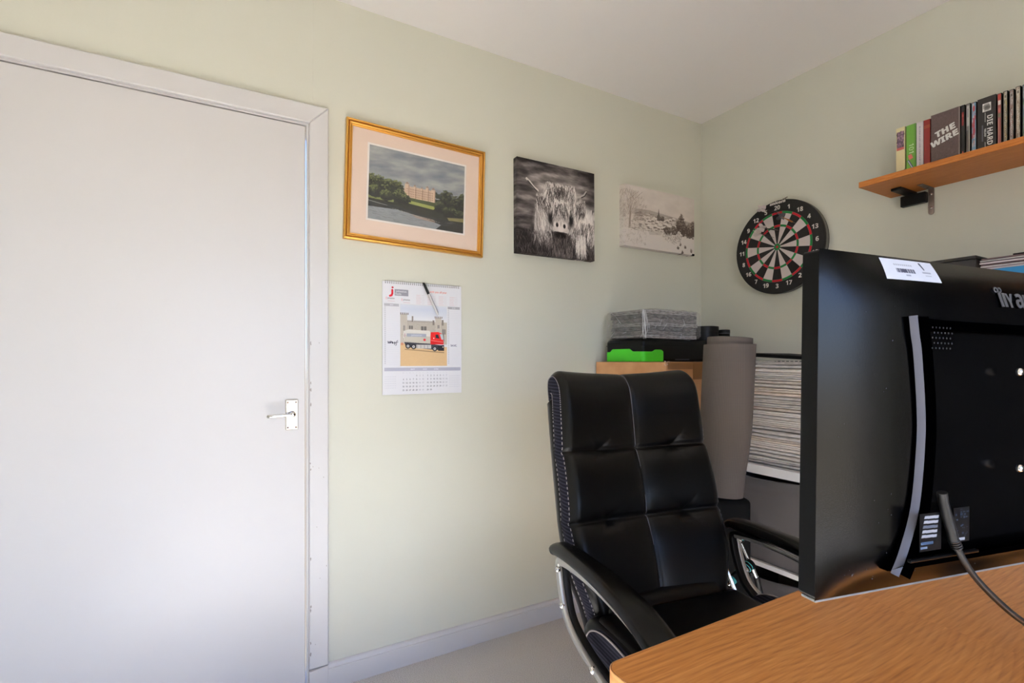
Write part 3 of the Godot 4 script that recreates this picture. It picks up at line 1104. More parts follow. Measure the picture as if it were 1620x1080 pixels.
func build_chair() -> void:
	var o := thing("office_chair", "black leather executive chair with tufted back and silver arms behind the desk", "office chair", Vector3(1.036, 0, -0.79), deg_to_rad(-9.06))
	# profile of the front of the back: (z, y)
	var prof := smooth_path([Vector2(-0.222, 0.450), Vector2(-0.242, 0.50), Vector2(-0.272, 0.60), Vector2(-0.303, 0.70), Vector2(-0.333, 0.80), Vector2(-0.362, 0.90), Vector2(-0.389, 1.00), Vector2(-0.403, 1.05), Vector2(-0.418, 1.082), Vector2(-0.444, 1.102), Vector2(-0.474, 1.098), Vector2(-0.492, 1.072), Vector2(-0.497, 1.040)], 10)
	var n := prof.size()
	var arc := [0.0]
	for i in range(1, n):
		arc.append(arc[i - 1] + prof[i].distance_to(prof[i - 1]))
	var s1 := 0.0
	var s2 := 0.0
	for i in n:
		if prof[i].y < 0.713 and i < n - 20:
			s1 = arc[i]
		if prof[i].y < 0.905 and i < n - 20:
			s2 = arc[i]
	var total: float = arc[n - 1]
	var point := func(a: float, b: float, extra: float) -> Vector3:
		var f := a * (n - 1)
		var i := mini(int(f), n - 2)
		var q: Vector2 = prof[i].lerp(prof[i + 1], f - i)
		var t: Vector2 = (prof[i + 1] - prof[i]).normalized()
		var s: float = lerpf(arc[i], arc[i + 1], f - i)
		var u := b * 2.0 - 1.0
		var au := absf(u)
		var hw := chair_half_width(q.y)
		if s > total - 0.16:
			hw -= 0.010 * pow((s - total + 0.16) / 0.16, 2.0)
		# rows of cushions between the seams
		var lo := 0.0 if s < s1 else s1 if s < s2 else s2
		var hi := s1 if s < s1 else s2 if s < s2 else total
		var v := (s - lo) / (hi - lo)
		var by := pow(1.0 - pow(absf(2.0 * v - 1.0), 2.8), 0.75) if s < s2 else minf(1.0, pow(v / 0.30, 0.6)) * (1.0 - 0.5 * smoothstep(0.8, 1.0, v))
		var bx := pow(maxf(0.0, 1.0 - pow(absf(2.0 * au - 1.0), 3.2)), 0.7)
		var even := 0.5 + 0.38 * smoothstep(s2 + 0.08, s2 + 0.20, s)
		var d := 0.024 * by * (even + (1.0 - even) * bx)
		var ds := minf(absf(s - s1), absf(s - s2))
		d -= 0.006 * exp(-pow(ds / 0.0045, 2))
		d -= 0.003 * exp(-pow(u * hw / 0.006, 2))
		# tufts: the seams pull in half way along, and creases run out from there
		var tu := (au - 0.52) * hw
		d -= 0.010 * exp(-pow(tu / 0.030, 2) - pow(ds / 0.020, 2))
		d -= 0.0035 * exp(-pow((tu - ds * 0.8) / 0.007, 2) - pow(ds / 0.035, 2)) * smoothstep(0.0, 0.012, ds)
		d -= 0.0030 * exp(-pow((tu + ds * 1.1) / 0.007, 2) - pow(ds / 0.030, 2)) * smoothstep(0.0, 0.012, ds)
		d -= 0.016 * pow(clampf((au - 0.90) / 0.10, 0, 1), 2.0)
		# wings of the back come forward
		d += (0.026 * au * au - 0.010) * (1.0 - smoothstep(total - 0.14, total - 0.02, s))
		d += extra
		return Vector3(u * hw, q.y - t.x * d, q.x + t.y * d)
	var back := put("backrest", grid(n * 2, 96, func(a, b): return point.call(a, b, 0.0)), M.black_leather, o)
	# side bands of ribbed cloth between the front and the rear seam, with their stitching
	for sd in [0, 1]:
		var rowsn := n
		var depth := func(a: float) -> float: return 0.060 * (1.0 - 0.35 * smoothstep(0.72, 0.98, a))
		var band := func(a: float, b: float) -> Vector3:
			var e: Vector3 = point.call(a, float(sd), 0.0)
			var f: float = a * (n - 1)
			var i := mini(int(f), n - 2)
			var t: Vector2 = (prof[i + 1] - prof[i]).normalized()
			var k: float = b * depth.call(a)
			return e + Vector3((1.0 if sd == 1 else -1.0) * 0.005 * sin(PI * b), t.x * k, -t.y * k)
		put("side_band", grid(rowsn, 7, band, sd == 0), M.ribbed_cloth, o)
		var stitches := []
		for row in [0.0, 0.92]:
			var line := []
			for i in n:
				var a := float(i) / (n - 1)
				var e: Vector3 = point.call(a, float(sd), 0.0)
				var t: Vector2 = (prof[mini(i + 1, n - 1)] - prof[maxi(i - 1, 0)]).normalized()
				var k: float = row * depth.call(a) + 0.002
				line.append(e + Vector3((1.0 if sd == 1 else -1.0) * 0.0016, t.x * k, -t.y * k))
			var fine := smooth_path(line, 3)
			for k in range(0, fine.size() - 3, 4):
				stitches.append([tube([fine[k], fine[k + 1], fine[k + 2]], 0.0012, 5), Transform3D()])
		var sm := put("stitching", join(stitches), M.thread, o)
		sm.set_meta("kind", "stuff")
	# piping down the middle seam
	var mid := []
	for i in n - 8:
		mid.append(point.call(float(i) / (n - 1), 0.5, 0.0006))
	put("piping", tube(mid, 0.0019, 6), M.cord_grey, back)
	# padded rear shell behind the cushions
	var rings := []
	for i in range(0, n - 30, 2):
		var q: Vector2 = prof[i]
		var t: Vector2 = (prof[i + 1] - prof[i]).normalized()
		var hw := chair_half_width(q.y) + 0.004
		var fade := 1.0 if i < n - 40 else 1.0 - pow(float(i - (n - 40)) / 14.0, 2.0)
		var ring := []
		for c in oval(hw * (0.97 + 0.03 * fade), 0.022 * maxf(0.25, fade), 28, 7.0):
			var dd: float = c.y - 0.075
			ring.append(Vector3(c.x, q.y - t.x * dd, q.x + t.y * dd + 0.012 * pow(c.x / hw, 2.0)))
		rings.append(PackedVector3Array(ring))
	put("rear_shell", loft(rings), M.black_leather, o)
	# seat
	put("seat", join([shift(box(Vector3(0.530, 0.110, 0.520), 0.045, 4), Vector3(0, 0.440, 0.012)), shift(box(Vector3(0.490, 0.070, 0.480), 0.034, 4), Vector3(0, 0.467, 0.020))]), M.black_leather, o)
	put("seat_pan", box(Vector3(0.36, 0.03, 0.34), 0.008), M.black_matt, o, Vector3(0, 0.384, 0.0))
	put("lumbar_roll", box(Vector3(0.400, 0.085, 0.070), 0.034, 4), M.black_leather, o, Vector3(0, 0.480, -0.236), Vector3(-0.25, 0, 0))
	for sx in [-1.0, 1.0]:
		# ribbed panel let into the side of the seat
		var lens := smooth_path([Vector2(-0.185, 0.455), Vector2(-0.168, 0.486), Vector2(-0.125, 0.506), Vector2(-0.060, 0.512), Vector2(0.040, 0.500), Vector2(0.150, 0.470), Vector2(0.180, 0.445), Vector2(0.10, 0.432), Vector2(-0.05, 0.436), Vector2(-0.14, 0.443)], 5, true)
		var edge := []
		var flat := []
		for q in lens:
			flat.append(Vector2(-q.x * sx, q.y))
			edge.append(Vector3(sx * 0.2755, q.y, q.x))
		var panel := put("seat_side_panel", prism(flat, 0.012, 0.004, true), M.ribbed_cloth, o)
		panel.transform = Transform3D(Basis(Vector3.UP, sx * PI / 2), Vector3(sx * 0.262, 0, 0))
		put("piping", tube(edge, 0.0022, 6, true), M.thread, panel)
		panel.get_child(0).transform = panel.transform.affine_inverse()
		build_chair_arm(o, sx)
	# gas lift, star base and castors
	put("gas_lift", lathe([Vector2(0.028, 0.10), Vector2(0.028, 0.26), Vector2(0.024, 0.262), Vector2(0.016, 0.264), Vector2(0.016, 0.375), Vector2(0.10, 0.376), Vector2(0.10, 0.380)], 20), M.black_plastic, o)
	for k in 5:
		var a := TAU * k / 5 + 0.3
		var dir := Vector3(sin(a), 0, cos(a))
		var sidev := Vector3(cos(a), 0, -sin(a))
		put("base_arm", sweep(smooth_path([dir * 0.02 + Vector3.UP * 0.115, dir * 0.15 + Vector3.UP * 0.10, dir * 0.30 + Vector3.UP * 0.072], 4), oval(0.021, 0.014, 10, 3.0), sidev), M.brushed_silver, o)
		put("castor", join([shift(disc(0.025, 0.016, 0.004, 18), dir * 0.30 + Vector3(0, 0.0255, 0) + sidev * 0.004, Vector3(0, a, PI / 2)), shift(disc(0.025, 0.016, 0.004, 18), dir * 0.30 + Vector3(0, 0.0255, 0) - sidev * 0.020, Vector3(0, a, PI / 2)), shift(disc(0.007, 0.04, 0.001, 10), dir * 0.30 + Vector3(0, 0.03, 0))]), M.black_plastic, o)

func build_chair_arm(o: Node3D, sx: float) -> void:
	# closed loop of flat silver bar, pad on its upper run
	var loop := smooth_path([Vector3(0, 0.634, -0.262), Vector3(0, 0.600, -0.262), Vector3(0, 0.545, -0.244), Vector3(0, 0.495, -0.212), Vector3(0, 0.463, -0.140), Vector3(0, 0.447, -0.060), Vector3(0, 0.430, 0.050), Vector3(0, 0.425, 0.150), Vector3(0, 0.460, 0.225), Vector3(0, 0.530, 0.236), Vector3(0, 0.588, 0.190), Vector3(0, 0.618, 0.100), Vector3(0, 0.637, 0.0), Vector3(0, 0.644, -0.100), Vector3(0, 0.642, -0.200)], 6, true)
	# silver on the outside and along the top, dark moulding on the inside
	var lx := 0.303 if sx < 0.0 else 0.286
	var outer := []
	var inner := []
	for q in oval(0.0070, 0.0085, 12, 4.0):
		outer.append(Vector2(q.x + sx * 0.0098, q.y))
	for q in oval(0.0105, 0.0083, 12, 4.0):
		inner.append(Vector2(q.x - sx * 0.0070, q.y))
	var arm := put("arm_frame", sweep(loop, outer, Vector3.RIGHT, true), M.brushed_silver, o, Vector3(sx * lx, 0, 0))
	put("inner_moulding", sweep(loop, inner, Vector3.RIGHT, true), M.black_plastic, arm)
	var run := smooth_path([Vector3(0, 0.575, 0.205), Vector3(0, 0.618, 0.100), Vector3(0, 0.637, 0.0), Vector3(0, 0.644, -0.100), Vector3(0, 0.641, -0.200), Vector3(0, 0.634, -0.250)], 6)
	put("top_rail", sweep(run, oval(0.0178, 0.0092, 12, 4.0), Vector3.RIGHT), M.brushed_silver, arm)
	for b in [Vector3(sx * 0.0165, 0.528, -0.236), Vector3(sx * 0.0165, 0.4505, -0.078), Vector3(sx * 0.0165, 0.612, -0.262)]:
		put("bolt", lathe([Vector2(0.0085, -0.006), Vector2(0.0085, 0.001), Vector2(0.006, 0.0045), Vector2(0.002, 0.0055)], 14), M.chrome, arm, b, Vector3(0, 0, -sx * PI / 2))
	var path := smooth_path([Vector3(0, 0.646, -0.288), Vector3(0, 0.653, -0.272), Vector3(0, 0.659, -0.200), Vector3(0, 0.660, -0.100), Vector3(0, 0.654, 0.0), Vector3(0, 0.642, 0.080), Vector3(0, 0.618, 0.150), Vector3(0, 0.592, 0.190)], 6)
	var rings := []
	for i in path.size():
		var a: Vector3 = path[maxi(0, i - 1)]
		var b: Vector3 = path[mini(path.size() - 1, i + 1)]
		var t := (b - a).normalized()
		var nn := t.cross(Vector3.RIGHT).normalized()
		if nn.y < 0.0:
			nn = -nn
		var f := float(i) / (path.size() - 1)
		var end := sqrt(maxf(0.0, 1.0 - pow(maxf(0.0, (0.06 - f) / 0.06), 2.0))) * sqrt(maxf(0.0, 1.0 - pow(maxf(0.0, (f - 0.90) / 0.10), 2.0)))
		end = maxf(end, 0.15)
		var ring := PackedVector3Array()
		for c in oval((0.030 + 0.008 * smoothstep(0.2, 0.8, f)) * (0.4 + 0.6 * end), (0.0165 + 0.003 * f) * end, 18, 2.6):
			ring.append(path[i] + Vector3.RIGHT * c.x + nn * (c.y + 0.006))
		rings.append(ring)
	put("arm_pad", loft(rings), M.arm_pad, o, Vector3(sx * 0.300, 0, 0))

# ------------------------------------------------------------------ things in the far corner

func build_shelf_unit() -> void:
	var x0 := 1.80
	var z0 := -1.425
	var w := 0.77          # along the wall
	var h := 0.757
	var d := 0.39
	var o := thing("cube_shelf_unit", "white cube shelf unit with grey cloth bins below a paper stack", "shelf unit", Vector3(x0 + d / 2, 0, z0 + w / 2))
	var wh: Material = M.white_melamine
	put("top_board", box(Vector3(d, 0.034, w), 0.0015), wh, o, Vector3(0, h - 0.017, 0))
	put("bottom_board", box(Vector3(d, 0.034, w), 0.0015), wh, o, Vector3(0, 0.017, 0))
	put("middle_board", box(Vector3(d - 0.002, 0.018, w - 0.068), 0.001), wh, o, Vector3(0, 0.374, 0))
	for s in [-1, 1]:
		put("side_board", box(Vector3(d, h - 0.068, 0.034), 0.0015), wh, o, Vector3(0, h / 2, s * (w / 2 - 0.017)))
	for y in [0.1995, 0.553]:
		put("divider", box(Vector3(d - 0.004, 0.331 if y < 0.3 else 0.339, 0.016), 0.001), wh, o, Vector3(0, y, 0))
	# cloth bins, one in each cell
	var count := 0
	for cy in [0.036, 0.3845]:
		for cz in [-0.1795, 0.1795]:
			var bh := 0.300 if cy < 0.1 else 0.326
			var b := thing("storage_bin", "grey cloth bin in the %s row of the cube unit, on the %s side" % ["lower" if cy < 0.1 else "upper", "exercise bench" if cz < 0.0 else "desk"], "storage bin", Vector3(x0 + 0.19, cy, z0 + w / 2 + cz), 0.0, "grey cloth bins in the cube shelf unit")
			var hw := 0.158
			var front := func(a: float, c: float) -> Vector3:
				var z := (c * 2.0 - 1.0) * hw
				var sag := -0.020 * sin(PI * c) * pow(a, 6.0) * (1.0 if cy < 0.1 else 0.45)
				var bow := -0.007 * sin(PI * a) * sin(PI * c) - 0.004 * exp(-pow((a - 0.86) / 0.02, 2.0)) * -1.0
				var wave := 0.003 * sin(c * 9.0 + a * 4.0) * a
				return Vector3(-0.176 + bow + wave, a * bh + sag, z)
			put("front_panel", grid(30, 26, front), M.grey_cloth, b)
			put("body", join([shift(box(Vector3(0.004, bh, 0.316), 0.001), Vector3(0.172, bh / 2, 0)), shift(box(Vector3(0.344, bh - 0.012, 0.003), 0.001), Vector3(0, bh / 2 - 0.006, hw)), shift(box(Vector3(0.344, bh - 0.012, 0.003), 0.001), Vector3(0, bh / 2 - 0.006, -hw)), shift(box(Vector3(0.346, 0.004, 0.316), 0.001), Vector3(0, 0.002, 0))]), M.grey_cloth, b)
			put("hem", tube(smooth_path([Vector3(-0.178, bh, -hw), Vector3(-0.180, bh - 0.010 * (2.0 if cy < 0.1 else 0.9), 0.0), Vector3(-0.178, bh, hw)], 8), 0.003, 6), M.grey_cloth, b)
			count += 1

# One folded newspaper: a soft slab whose front shows the folds of its sections.
func newspaper_mesh(w: float, d: float, h: float, sections: int, rg: RandomNumberGenerator) -> ArrayMesh:
	var v := PackedVector3Array()
	var idx := PackedInt32Array()
	var nz := 14
	var prof := []           # (x, y) from the lower back over the front to the upper back
	prof.append(Vector2(d, 0))
	var y := 0.0
	for s in sections:
		var hh := h / sections
		var out := rg.randf_range(-0.004, 0.005)
		var y0 := y + hh * 0.04
		var y1 := y + hh * 0.96
		for k in 5:
			var a := PI * k / 4
			prof.append(Vector2(out + hh * 0.55 * (1.0 - sin(a)) , lerpf(y0, y1, k / 4.0)))
		if s < sections - 1:
			prof.append(Vector2(0.012 + out, y + hh))
		y += hh
	prof.append(Vector2(d, h))
	var ph := rg.randf() * TAU
	var ph2 := rg.randf() * TAU
	for i in nz:
		var c := float(i) / (nz - 1)
		for q in prof:
			var near: float = 1.0 - q.x / d
			var lift: float = (0.0014 + 0.0010 * sin(c * 5.0 + 1.0) + 0.0004 * sin(c * 13.0)) * near
			v.append(Vector3(q.x + 0.003 * sin(c * 4.0 + ph2) * near, q.y + lift, (c - 0.5) * w))
	var m := prof.size()
	for i in nz - 1:
		for j in m:
			var a := i * m + j
			var a2 := i * m + (j + 1) % m
			idx.append_array([a, a + m, a2 + m, a, a2 + m, a2])
	for e in [0, nz - 1]:
		var b := v.size()
		var mid := Vector3.ZERO
		for j in m:
			v.append(v[e * m + j])
			mid += v[e * m + j] / m
		v.append(mid)
		for j in m:
			if e == 0:
				idx.append_array([b + m, b + j, b + (j + 1) % m])
			else:
				idx.append_array([b + m, b + (j + 1) % m, b + j])
	return fin(v, idx)

func build_newspaper_stack() -> void:
	var rg := RandomNumberGenerator.new()
	rg.seed = 77
	var shapes := []
	for k in 5:
		shapes.append(newspaper_mesh(0.30, 0.34, 0.0148, 1 + k % 2, rg))
	var y := 0.7575
	for k in 26:
		var shape := rg.randi() % 5
		var tone := rg.randi() % 4
		var o := put("newspaper", shapes[shape], M["newsprint_%d" % tone], self, Vector3(1.822 + rg.randf_range(-0.008, 0.010), y, -1.145 + rg.randf_range(-0.010, 0.010)), Vector3(0, rg.randf_range(-0.03, 0.03), 0))
		tag(o, "folded %s newspaper in the tall stack on the cube shelf unit" % ["pale beige", "pinkish beige", "greyish", "off-white"][tone], "newspaper", "newspapers stacked on the cube shelf unit")
		y += 0.0150
	# a loose folded one on top, with print showing, and a black folder over it
	var front := Painter.new(192, 96, c8(206, 198, 190))
	for r in 9:
		for c in 4:
			front.rect(8 + c * 46, 34 + r * 6, 8 + c * 46 + 30 + (r * c * 7) % 10, 36 + r * 6, c8(120, 116, 114), 0.8)
	for k in 11:
		front.rect(14 + k * 15, 8 + (k * 5) % 4, 24 + k * 15, 28, c8(58, 66, 62))
	var top := thing("newspaper", "loose folded newspaper with printed headline, topmost under the black folder", "newspaper", Vector3(1.842, y + 0.001, -1.150), -0.10)
	put("folded_pages", shapes[1], M.newsprint_3, top)
	put("front_page", slab(0.23, 0.016, 0.0004), printed("front_page_print", front.im, 0.9), top, Vector3(-0.002, 0.0085, 0.0), Vector3(-0.35, -PI / 2, 0))
	var lid := thing("black_folder", "thin black folder lying tilted on top of the newspaper stack", "folder", Vector3(1.975, y + 0.0200, -1.150))
	put("cover", box(Vector3(0.30, 0.003, 0.31), 0.0012), M.black_matt, lid, Vector3(0, 0.0150, 0), Vector3(0.075, 0, 0))
	put("cover", box(Vector3(0.30, 0.003, 0.31), 0.0012), M.black_matt, lid, Vector3(0, 0.0085, 0), Vector3(0.048, 0, 0))
	put("spine", box(Vector3(0.006, 0.013, 0.31), 0.002), M.black_matt, lid, Vector3(-0.148, 0.0118, 0), Vector3(0.062, 0, 0))

func build_cardboard_boxes() -> void:
	var low := thing("cardboard_box", "plain brown cardboard box standing on the floor under the taped one", "cardboard box", Vector3(1.83, 0, -1.652))
	carton(low, 0.64, 0.60, 0.42, false)
	var o := thing("cardboard_box", "brown cardboard box with parcel tape carrying a black case", "cardboard box", Vector3(1.825, 0.6005, -1.655))
	carton(o, 0.61, 0.558, 0.43, true)

func carton(o: Node3D, w: float, h: float, d: float, taped: bool) -> void:
	var cb: Material = M.cardboard
	var t := 0.005
	put("side_wall", box(Vector3(t, h, d), 0.0012), cb, o, Vector3(-w / 2 + t / 2, h / 2, 0))
	put("side_wall", box(Vector3(t, h, d), 0.0012), cb, o, Vector3(w / 2 - t / 2, h / 2, 0))
	put("end_wall", box(Vector3(w - 2 * t, h, t), 0.0012), cb, o, Vector3(0, h / 2, d / 2 - t / 2))
	put("end_wall", box(Vector3(w - 2 * t, h, t), 0.0012), cb, o, Vector3(0, h / 2, -d / 2 + t / 2))
	put("bottom", box(Vector3(w - 0.012, t, d - 0.012), 0.001), cb, o, Vector3(0, t / 2 + 0.0005, 0))
	for s in [-1, 1]:
		put("flap", box(Vector3(w - 0.014, 0.004, d / 2 - 0.007), 0.0012), cb, o, Vector3(0, h - 0.003, s * (d / 4)), Vector3(0, 0, 0))
	if taped:
		# parcel tape over the edge of the long side and down it
		put("tape", box(Vector3(0.145, 0.027, 0.0008), 0.0002), M.brown_tape, o, Vector3(-w / 2 + 0.085, h - 0.016, d / 2 + 0.0005))
		put("tape", box(Vector3(0.062, 0.070, 0.0008), 0.0002), M.brown_tape, o, Vector3(-w / 2 + 0.190, h - 0.037, d / 2 + 0.0008))
		put("tape", box(Vector3(0.050, 0.40, 0.0008), 0.0002), M.brown_tape, o, Vector3(0.10, h - 0.23, d / 2 + 0.0006))
		var frayed := []
		var rg := RandomNumberGenerator.new()
		rg.seed = 8
		for k in 9:
			var p := Vector3(-w / 2 + rg.randf_range(-0.004, 0.022), h + rg.randf_range(-0.012, 0.003), d / 2 + rg.randf_range(0.0, 0.004))
			frayed.append(shift(box(Vector3(0.008, 0.003, 0.0006), 0.0002), p, Vector3(rg.randf() * 3, rg.randf() * 3, rg.randf() * 3)))
		put("frayed_corner", join(frayed), mat("torn_paper", Color(0.80, 0.72, 0.66), 0.9), o)

func build_box_top_things() -> void:
	var y0 := 1.1595
	var bx := 1.555
	var zb := -1.840
	var zf := -1.600
	# black case with rounded corners
	var o := thing("equipment_case", "flat black plastic case with a bright green corner guard on the box", "case", Vector3(bx + 0.30, y0, (zb + zf) / 2))
	put("case_body", box(Vector3(0.60, 0.098, zf - zb), 0.014, 4), M.black_plastic, o, Vector3(0, 0.0495, 0))
	put("lid_line", box(Vector3(0.599, 0.002, zf - zb + 0.001), 0.0005), M.black_matt, o, Vector3(0, 0.072, 0))
	put("latch", box(Vector3(0.09, 0.004, 0.004), 0.0015), M.cord_grey, o, Vector3(-0.06, 0.010, (zf - zb) / 2 + 0.0015))
	# green guard: runs down the short side, round the corner, along the long side
	var hw := 0.30
	var hd := (zf - zb) / 2
	var r := 0.016
	var course := []   # (distance, point, outward)
	var dist := 0.0
	var steps := 40
	var side_len := zf - zb - 0.012 - r
	var front_len := 0.118 - r
	var whole := side_len + r * PI / 2 + front_len
	var spot := func(s: float, out: float) -> Vector3:
		if s < side_len:
			return Vector3(-hw - out, 0, -hd + 0.012 + s)
		if s < side_len + r * PI / 2:
			var a := (s - side_len) / r
			return Vector3(-hw + r - cos(a) * (r + out), 0, hd - r + sin(a) * (r + out))
		return Vector3(-hw + r + (s - side_len - r * PI / 2), 0, hd + out)
	var height := func(f: float) -> float:
		var pts := [[0.0, 0.043], [0.06, 0.043], [0.11, 0.056], [0.44, 0.056], [0.51, 0.044], [0.80, 0.043], [0.86, 0.052], [0.965, 0.052], [1.0, 0.045]]
		for i in pts.size() - 1:
			if f <= pts[i + 1][0]:
				return lerpf(pts[i][1], pts[i + 1][1], smoothstep(0.0, 1.0, (f - pts[i][0]) / (pts[i + 1][0] - pts[i][0])))
		return pts[-1][1]
	var rings := []
	for k in steps + 1:
		var f := float(k) / steps
		var a: Vector3 = spot.call(f * whole, 0.001)
		var b: Vector3 = spot.call(f * whole, 0.0045)
		var hh: float = height.call(f)
		rings.append(PackedVector3Array([a + Vector3.UP * 0.001, a + Vector3.UP * hh, a.lerp(b, 0.5) + Vector3.UP * (hh + 0.001), b + Vector3.UP * hh, b + Vector3.UP * 0.001]))
	var guard := put("corner_guard", loft(rings), M.green_plastic, o)
	guard.set_meta("label", "bright green plastic corner guard")
	# newspapers shrink-wrapped in clear film
	var top := y0 + 0.099
	var rg := RandomNumberGenerator.new()
	rg.seed = 15
	var kinds := []
	for k in 3:
		kinds.append(newspaper_mesh(0.215, 0.325, 0.0165, 3, rg))
	for k in 3:
		var greys := [[c8(150, 146, 144), c8(96, 94, 94)], [c8(172, 168, 166), c8(112, 110, 110)], [c8(128, 126, 126), c8(78, 77, 78)]]
		var m := mat("wrapped_newsprint_%d" % k, Color.WHITE, 0.9, 0.0, 0.15)
		m.albedo_texture = noise_tex(0.05, 70 + k, 128, ramp([[0.2, greys[k][1]], [0.6, greys[k][0]], [1.0, greys[k][0]]]), 4)
		triplanar(m, Vector3(4.0, 20.0, 4.0))
	var y := top + 0.003
	for k in 7:
		var hgt := 0.0180
		var q := put("wrapped_newspaper", kinds[k % 3], M["wrapped_newsprint_%d" % ((k * 5 + 1) % 3)], self, Vector3(bx + 0.015 + rg.randf_range(0.0, 0.010), y, -1.716 + rg.randf_range(-0.004, 0.004)), Vector3(0, rg.randf_range(-0.03, 0.03), 0))
		tag(q, "%s grey newspaper inside the clear plastic bundle on the black case" % ["mid", "light", "dark"][(k * 5 + 1) % 3], "newspaper", "newspapers in the plastic wrapped bundle")
		y += hgt
	var film_noise := noise(14.0, 5, 3)
	var wrap := thing("plastic_wrap", "crinkled clear plastic film around the newspaper bundle on the black case", "plastic wrap", Vector3(bx + 0.180, top, -1.716))
	var fw := 0.372
	var fh := 0.1315
	var fd := 0.252
	var film := []
	for i in 26:
		var f := float(i) / 25.0
		var xx := -fw / 2 + fw * f
		var ring := PackedVector3Array()
		var pinch := 1.0 - 0.10 * pow(absf(2.0 * f - 1.0), 8.0)
		for q in round_rect(fd * pinch, fh * pinch, 0.012, 5):
			var p := Vector3(xx, q.y + fh / 2 + 0.0015, q.x)
			var wob := film_noise.get_noise_3dv(p * 3.0) * 0.007 + film_noise.get_noise_3dv(p * 8.0) * 0.003
			var dir := Vector3(0, q.y, q.x).normalized()
			p += dir * (wob if p.y > 0.012 else 0.0)
			p.y = maxf(p.y, 0.0012)
			ring.append(p)
		film.append(ring)
	put("film", loft(film), M.clear_film, wrap)
	var folds := []
	for k in 16:
		var s := rg.randf_range(0.0, 1.0)
		var from := Vector3(-fw / 2 + 0.002 - 0.004, rg.randf_range(0.01, 0.12), rg.randf_range(-0.10, 0.126))
		if s > 0.45:
			from = Vector3(rg.randf_range(-0.17, 0.16), rg.randf_range(0.01, 0.12), fd / 2 + 0.003)
		var mid := from + Vector3(rg.randf_range(-0.012, 0.012) if s > 0.45 else 0.0, rg.randf_range(-0.02, 0.02), 0.0 if s > 0.45 else rg.randf_range(-0.02, 0.02))
		var to := mid + (mid - from) * rg.randf_range(0.5, 1.4)
		to.y = clampf(to.y, 0.006, 0.128)
		folds.append([tube([from, mid, to], 0.0011, 5, false, 0.4), Transform3D()])
	for k in 7:
		# gathered film down the near corner
		var a := Vector3(-fw / 2 - 0.001 + rg.randf_range(0, 0.014), 0.126 - 0.008 * k * 0.2, fd / 2 - rg.randf_range(-0.002, 0.012))
		folds.append([tube(smooth_path([a, a + Vector3(rg.randf_range(-0.004, 0.012), -0.04, rg.randf_range(0, 0.004)), a + Vector3(rg.randf_range(-0.012, 0.016), -0.085, 0.002), a + Vector3(rg.randf_range(-0.02, 0.02), -0.118, 0.0)], 4), 0.0014, 5, false, 0.5), Transform3D()])
	var fm := put("gathered_folds", join(folds), mat("film_fold", Color(0.86, 0.86, 0.87), 0.2), wrap)
	fm.set_meta("kind", "stuff")
	# two black tins beside the bundle
	var t1 := thing("round_tin", "wide black round tin beside the wrapped newspapers", "tin", Vector3(2.030, top, -1.672))
	put("tin_body", lathe([Vector2(0.064, 0.0), Vector2(0.065, 0.002), Vector2(0.065, 0.046), Vector2(0.0650, 0.047)], 36), M.black_plastic, t1)
	put("lid", lathe([Vector2(0.0668, 0.047), Vector2(0.0668, 0.0475), Vector2(0.0668, 0.068), Vector2(0.0655, 0.071), Vector2(0.061, 0.0715)], 36), M.black_plastic, t1)
	var t2 := thing("round_tin", "small black round tin with a pale band near the corner of the walls", "tin", Vector3(2.130, top, -1.637))
	put("tin_body", lathe([Vector2(0.027, 0.0), Vector2(0.028, 0.002), Vector2(0.028, 0.038)], 28), M.black_plastic, t2)
	put("band", lathe([Vector2(0.0284, 0.038), Vector2(0.0284, 0.0385), Vector2(0.0284, 0.0405), Vector2(0.0284, 0.041)], 28), M.cord_grey, t2)
	put("lid", lathe([Vector2(0.029, 0.041), Vector2(0.029, 0.0415), Vector2(0.029, 0.055), Vector2(0.0275, 0.057)], 28), M.black_plastic, t2)

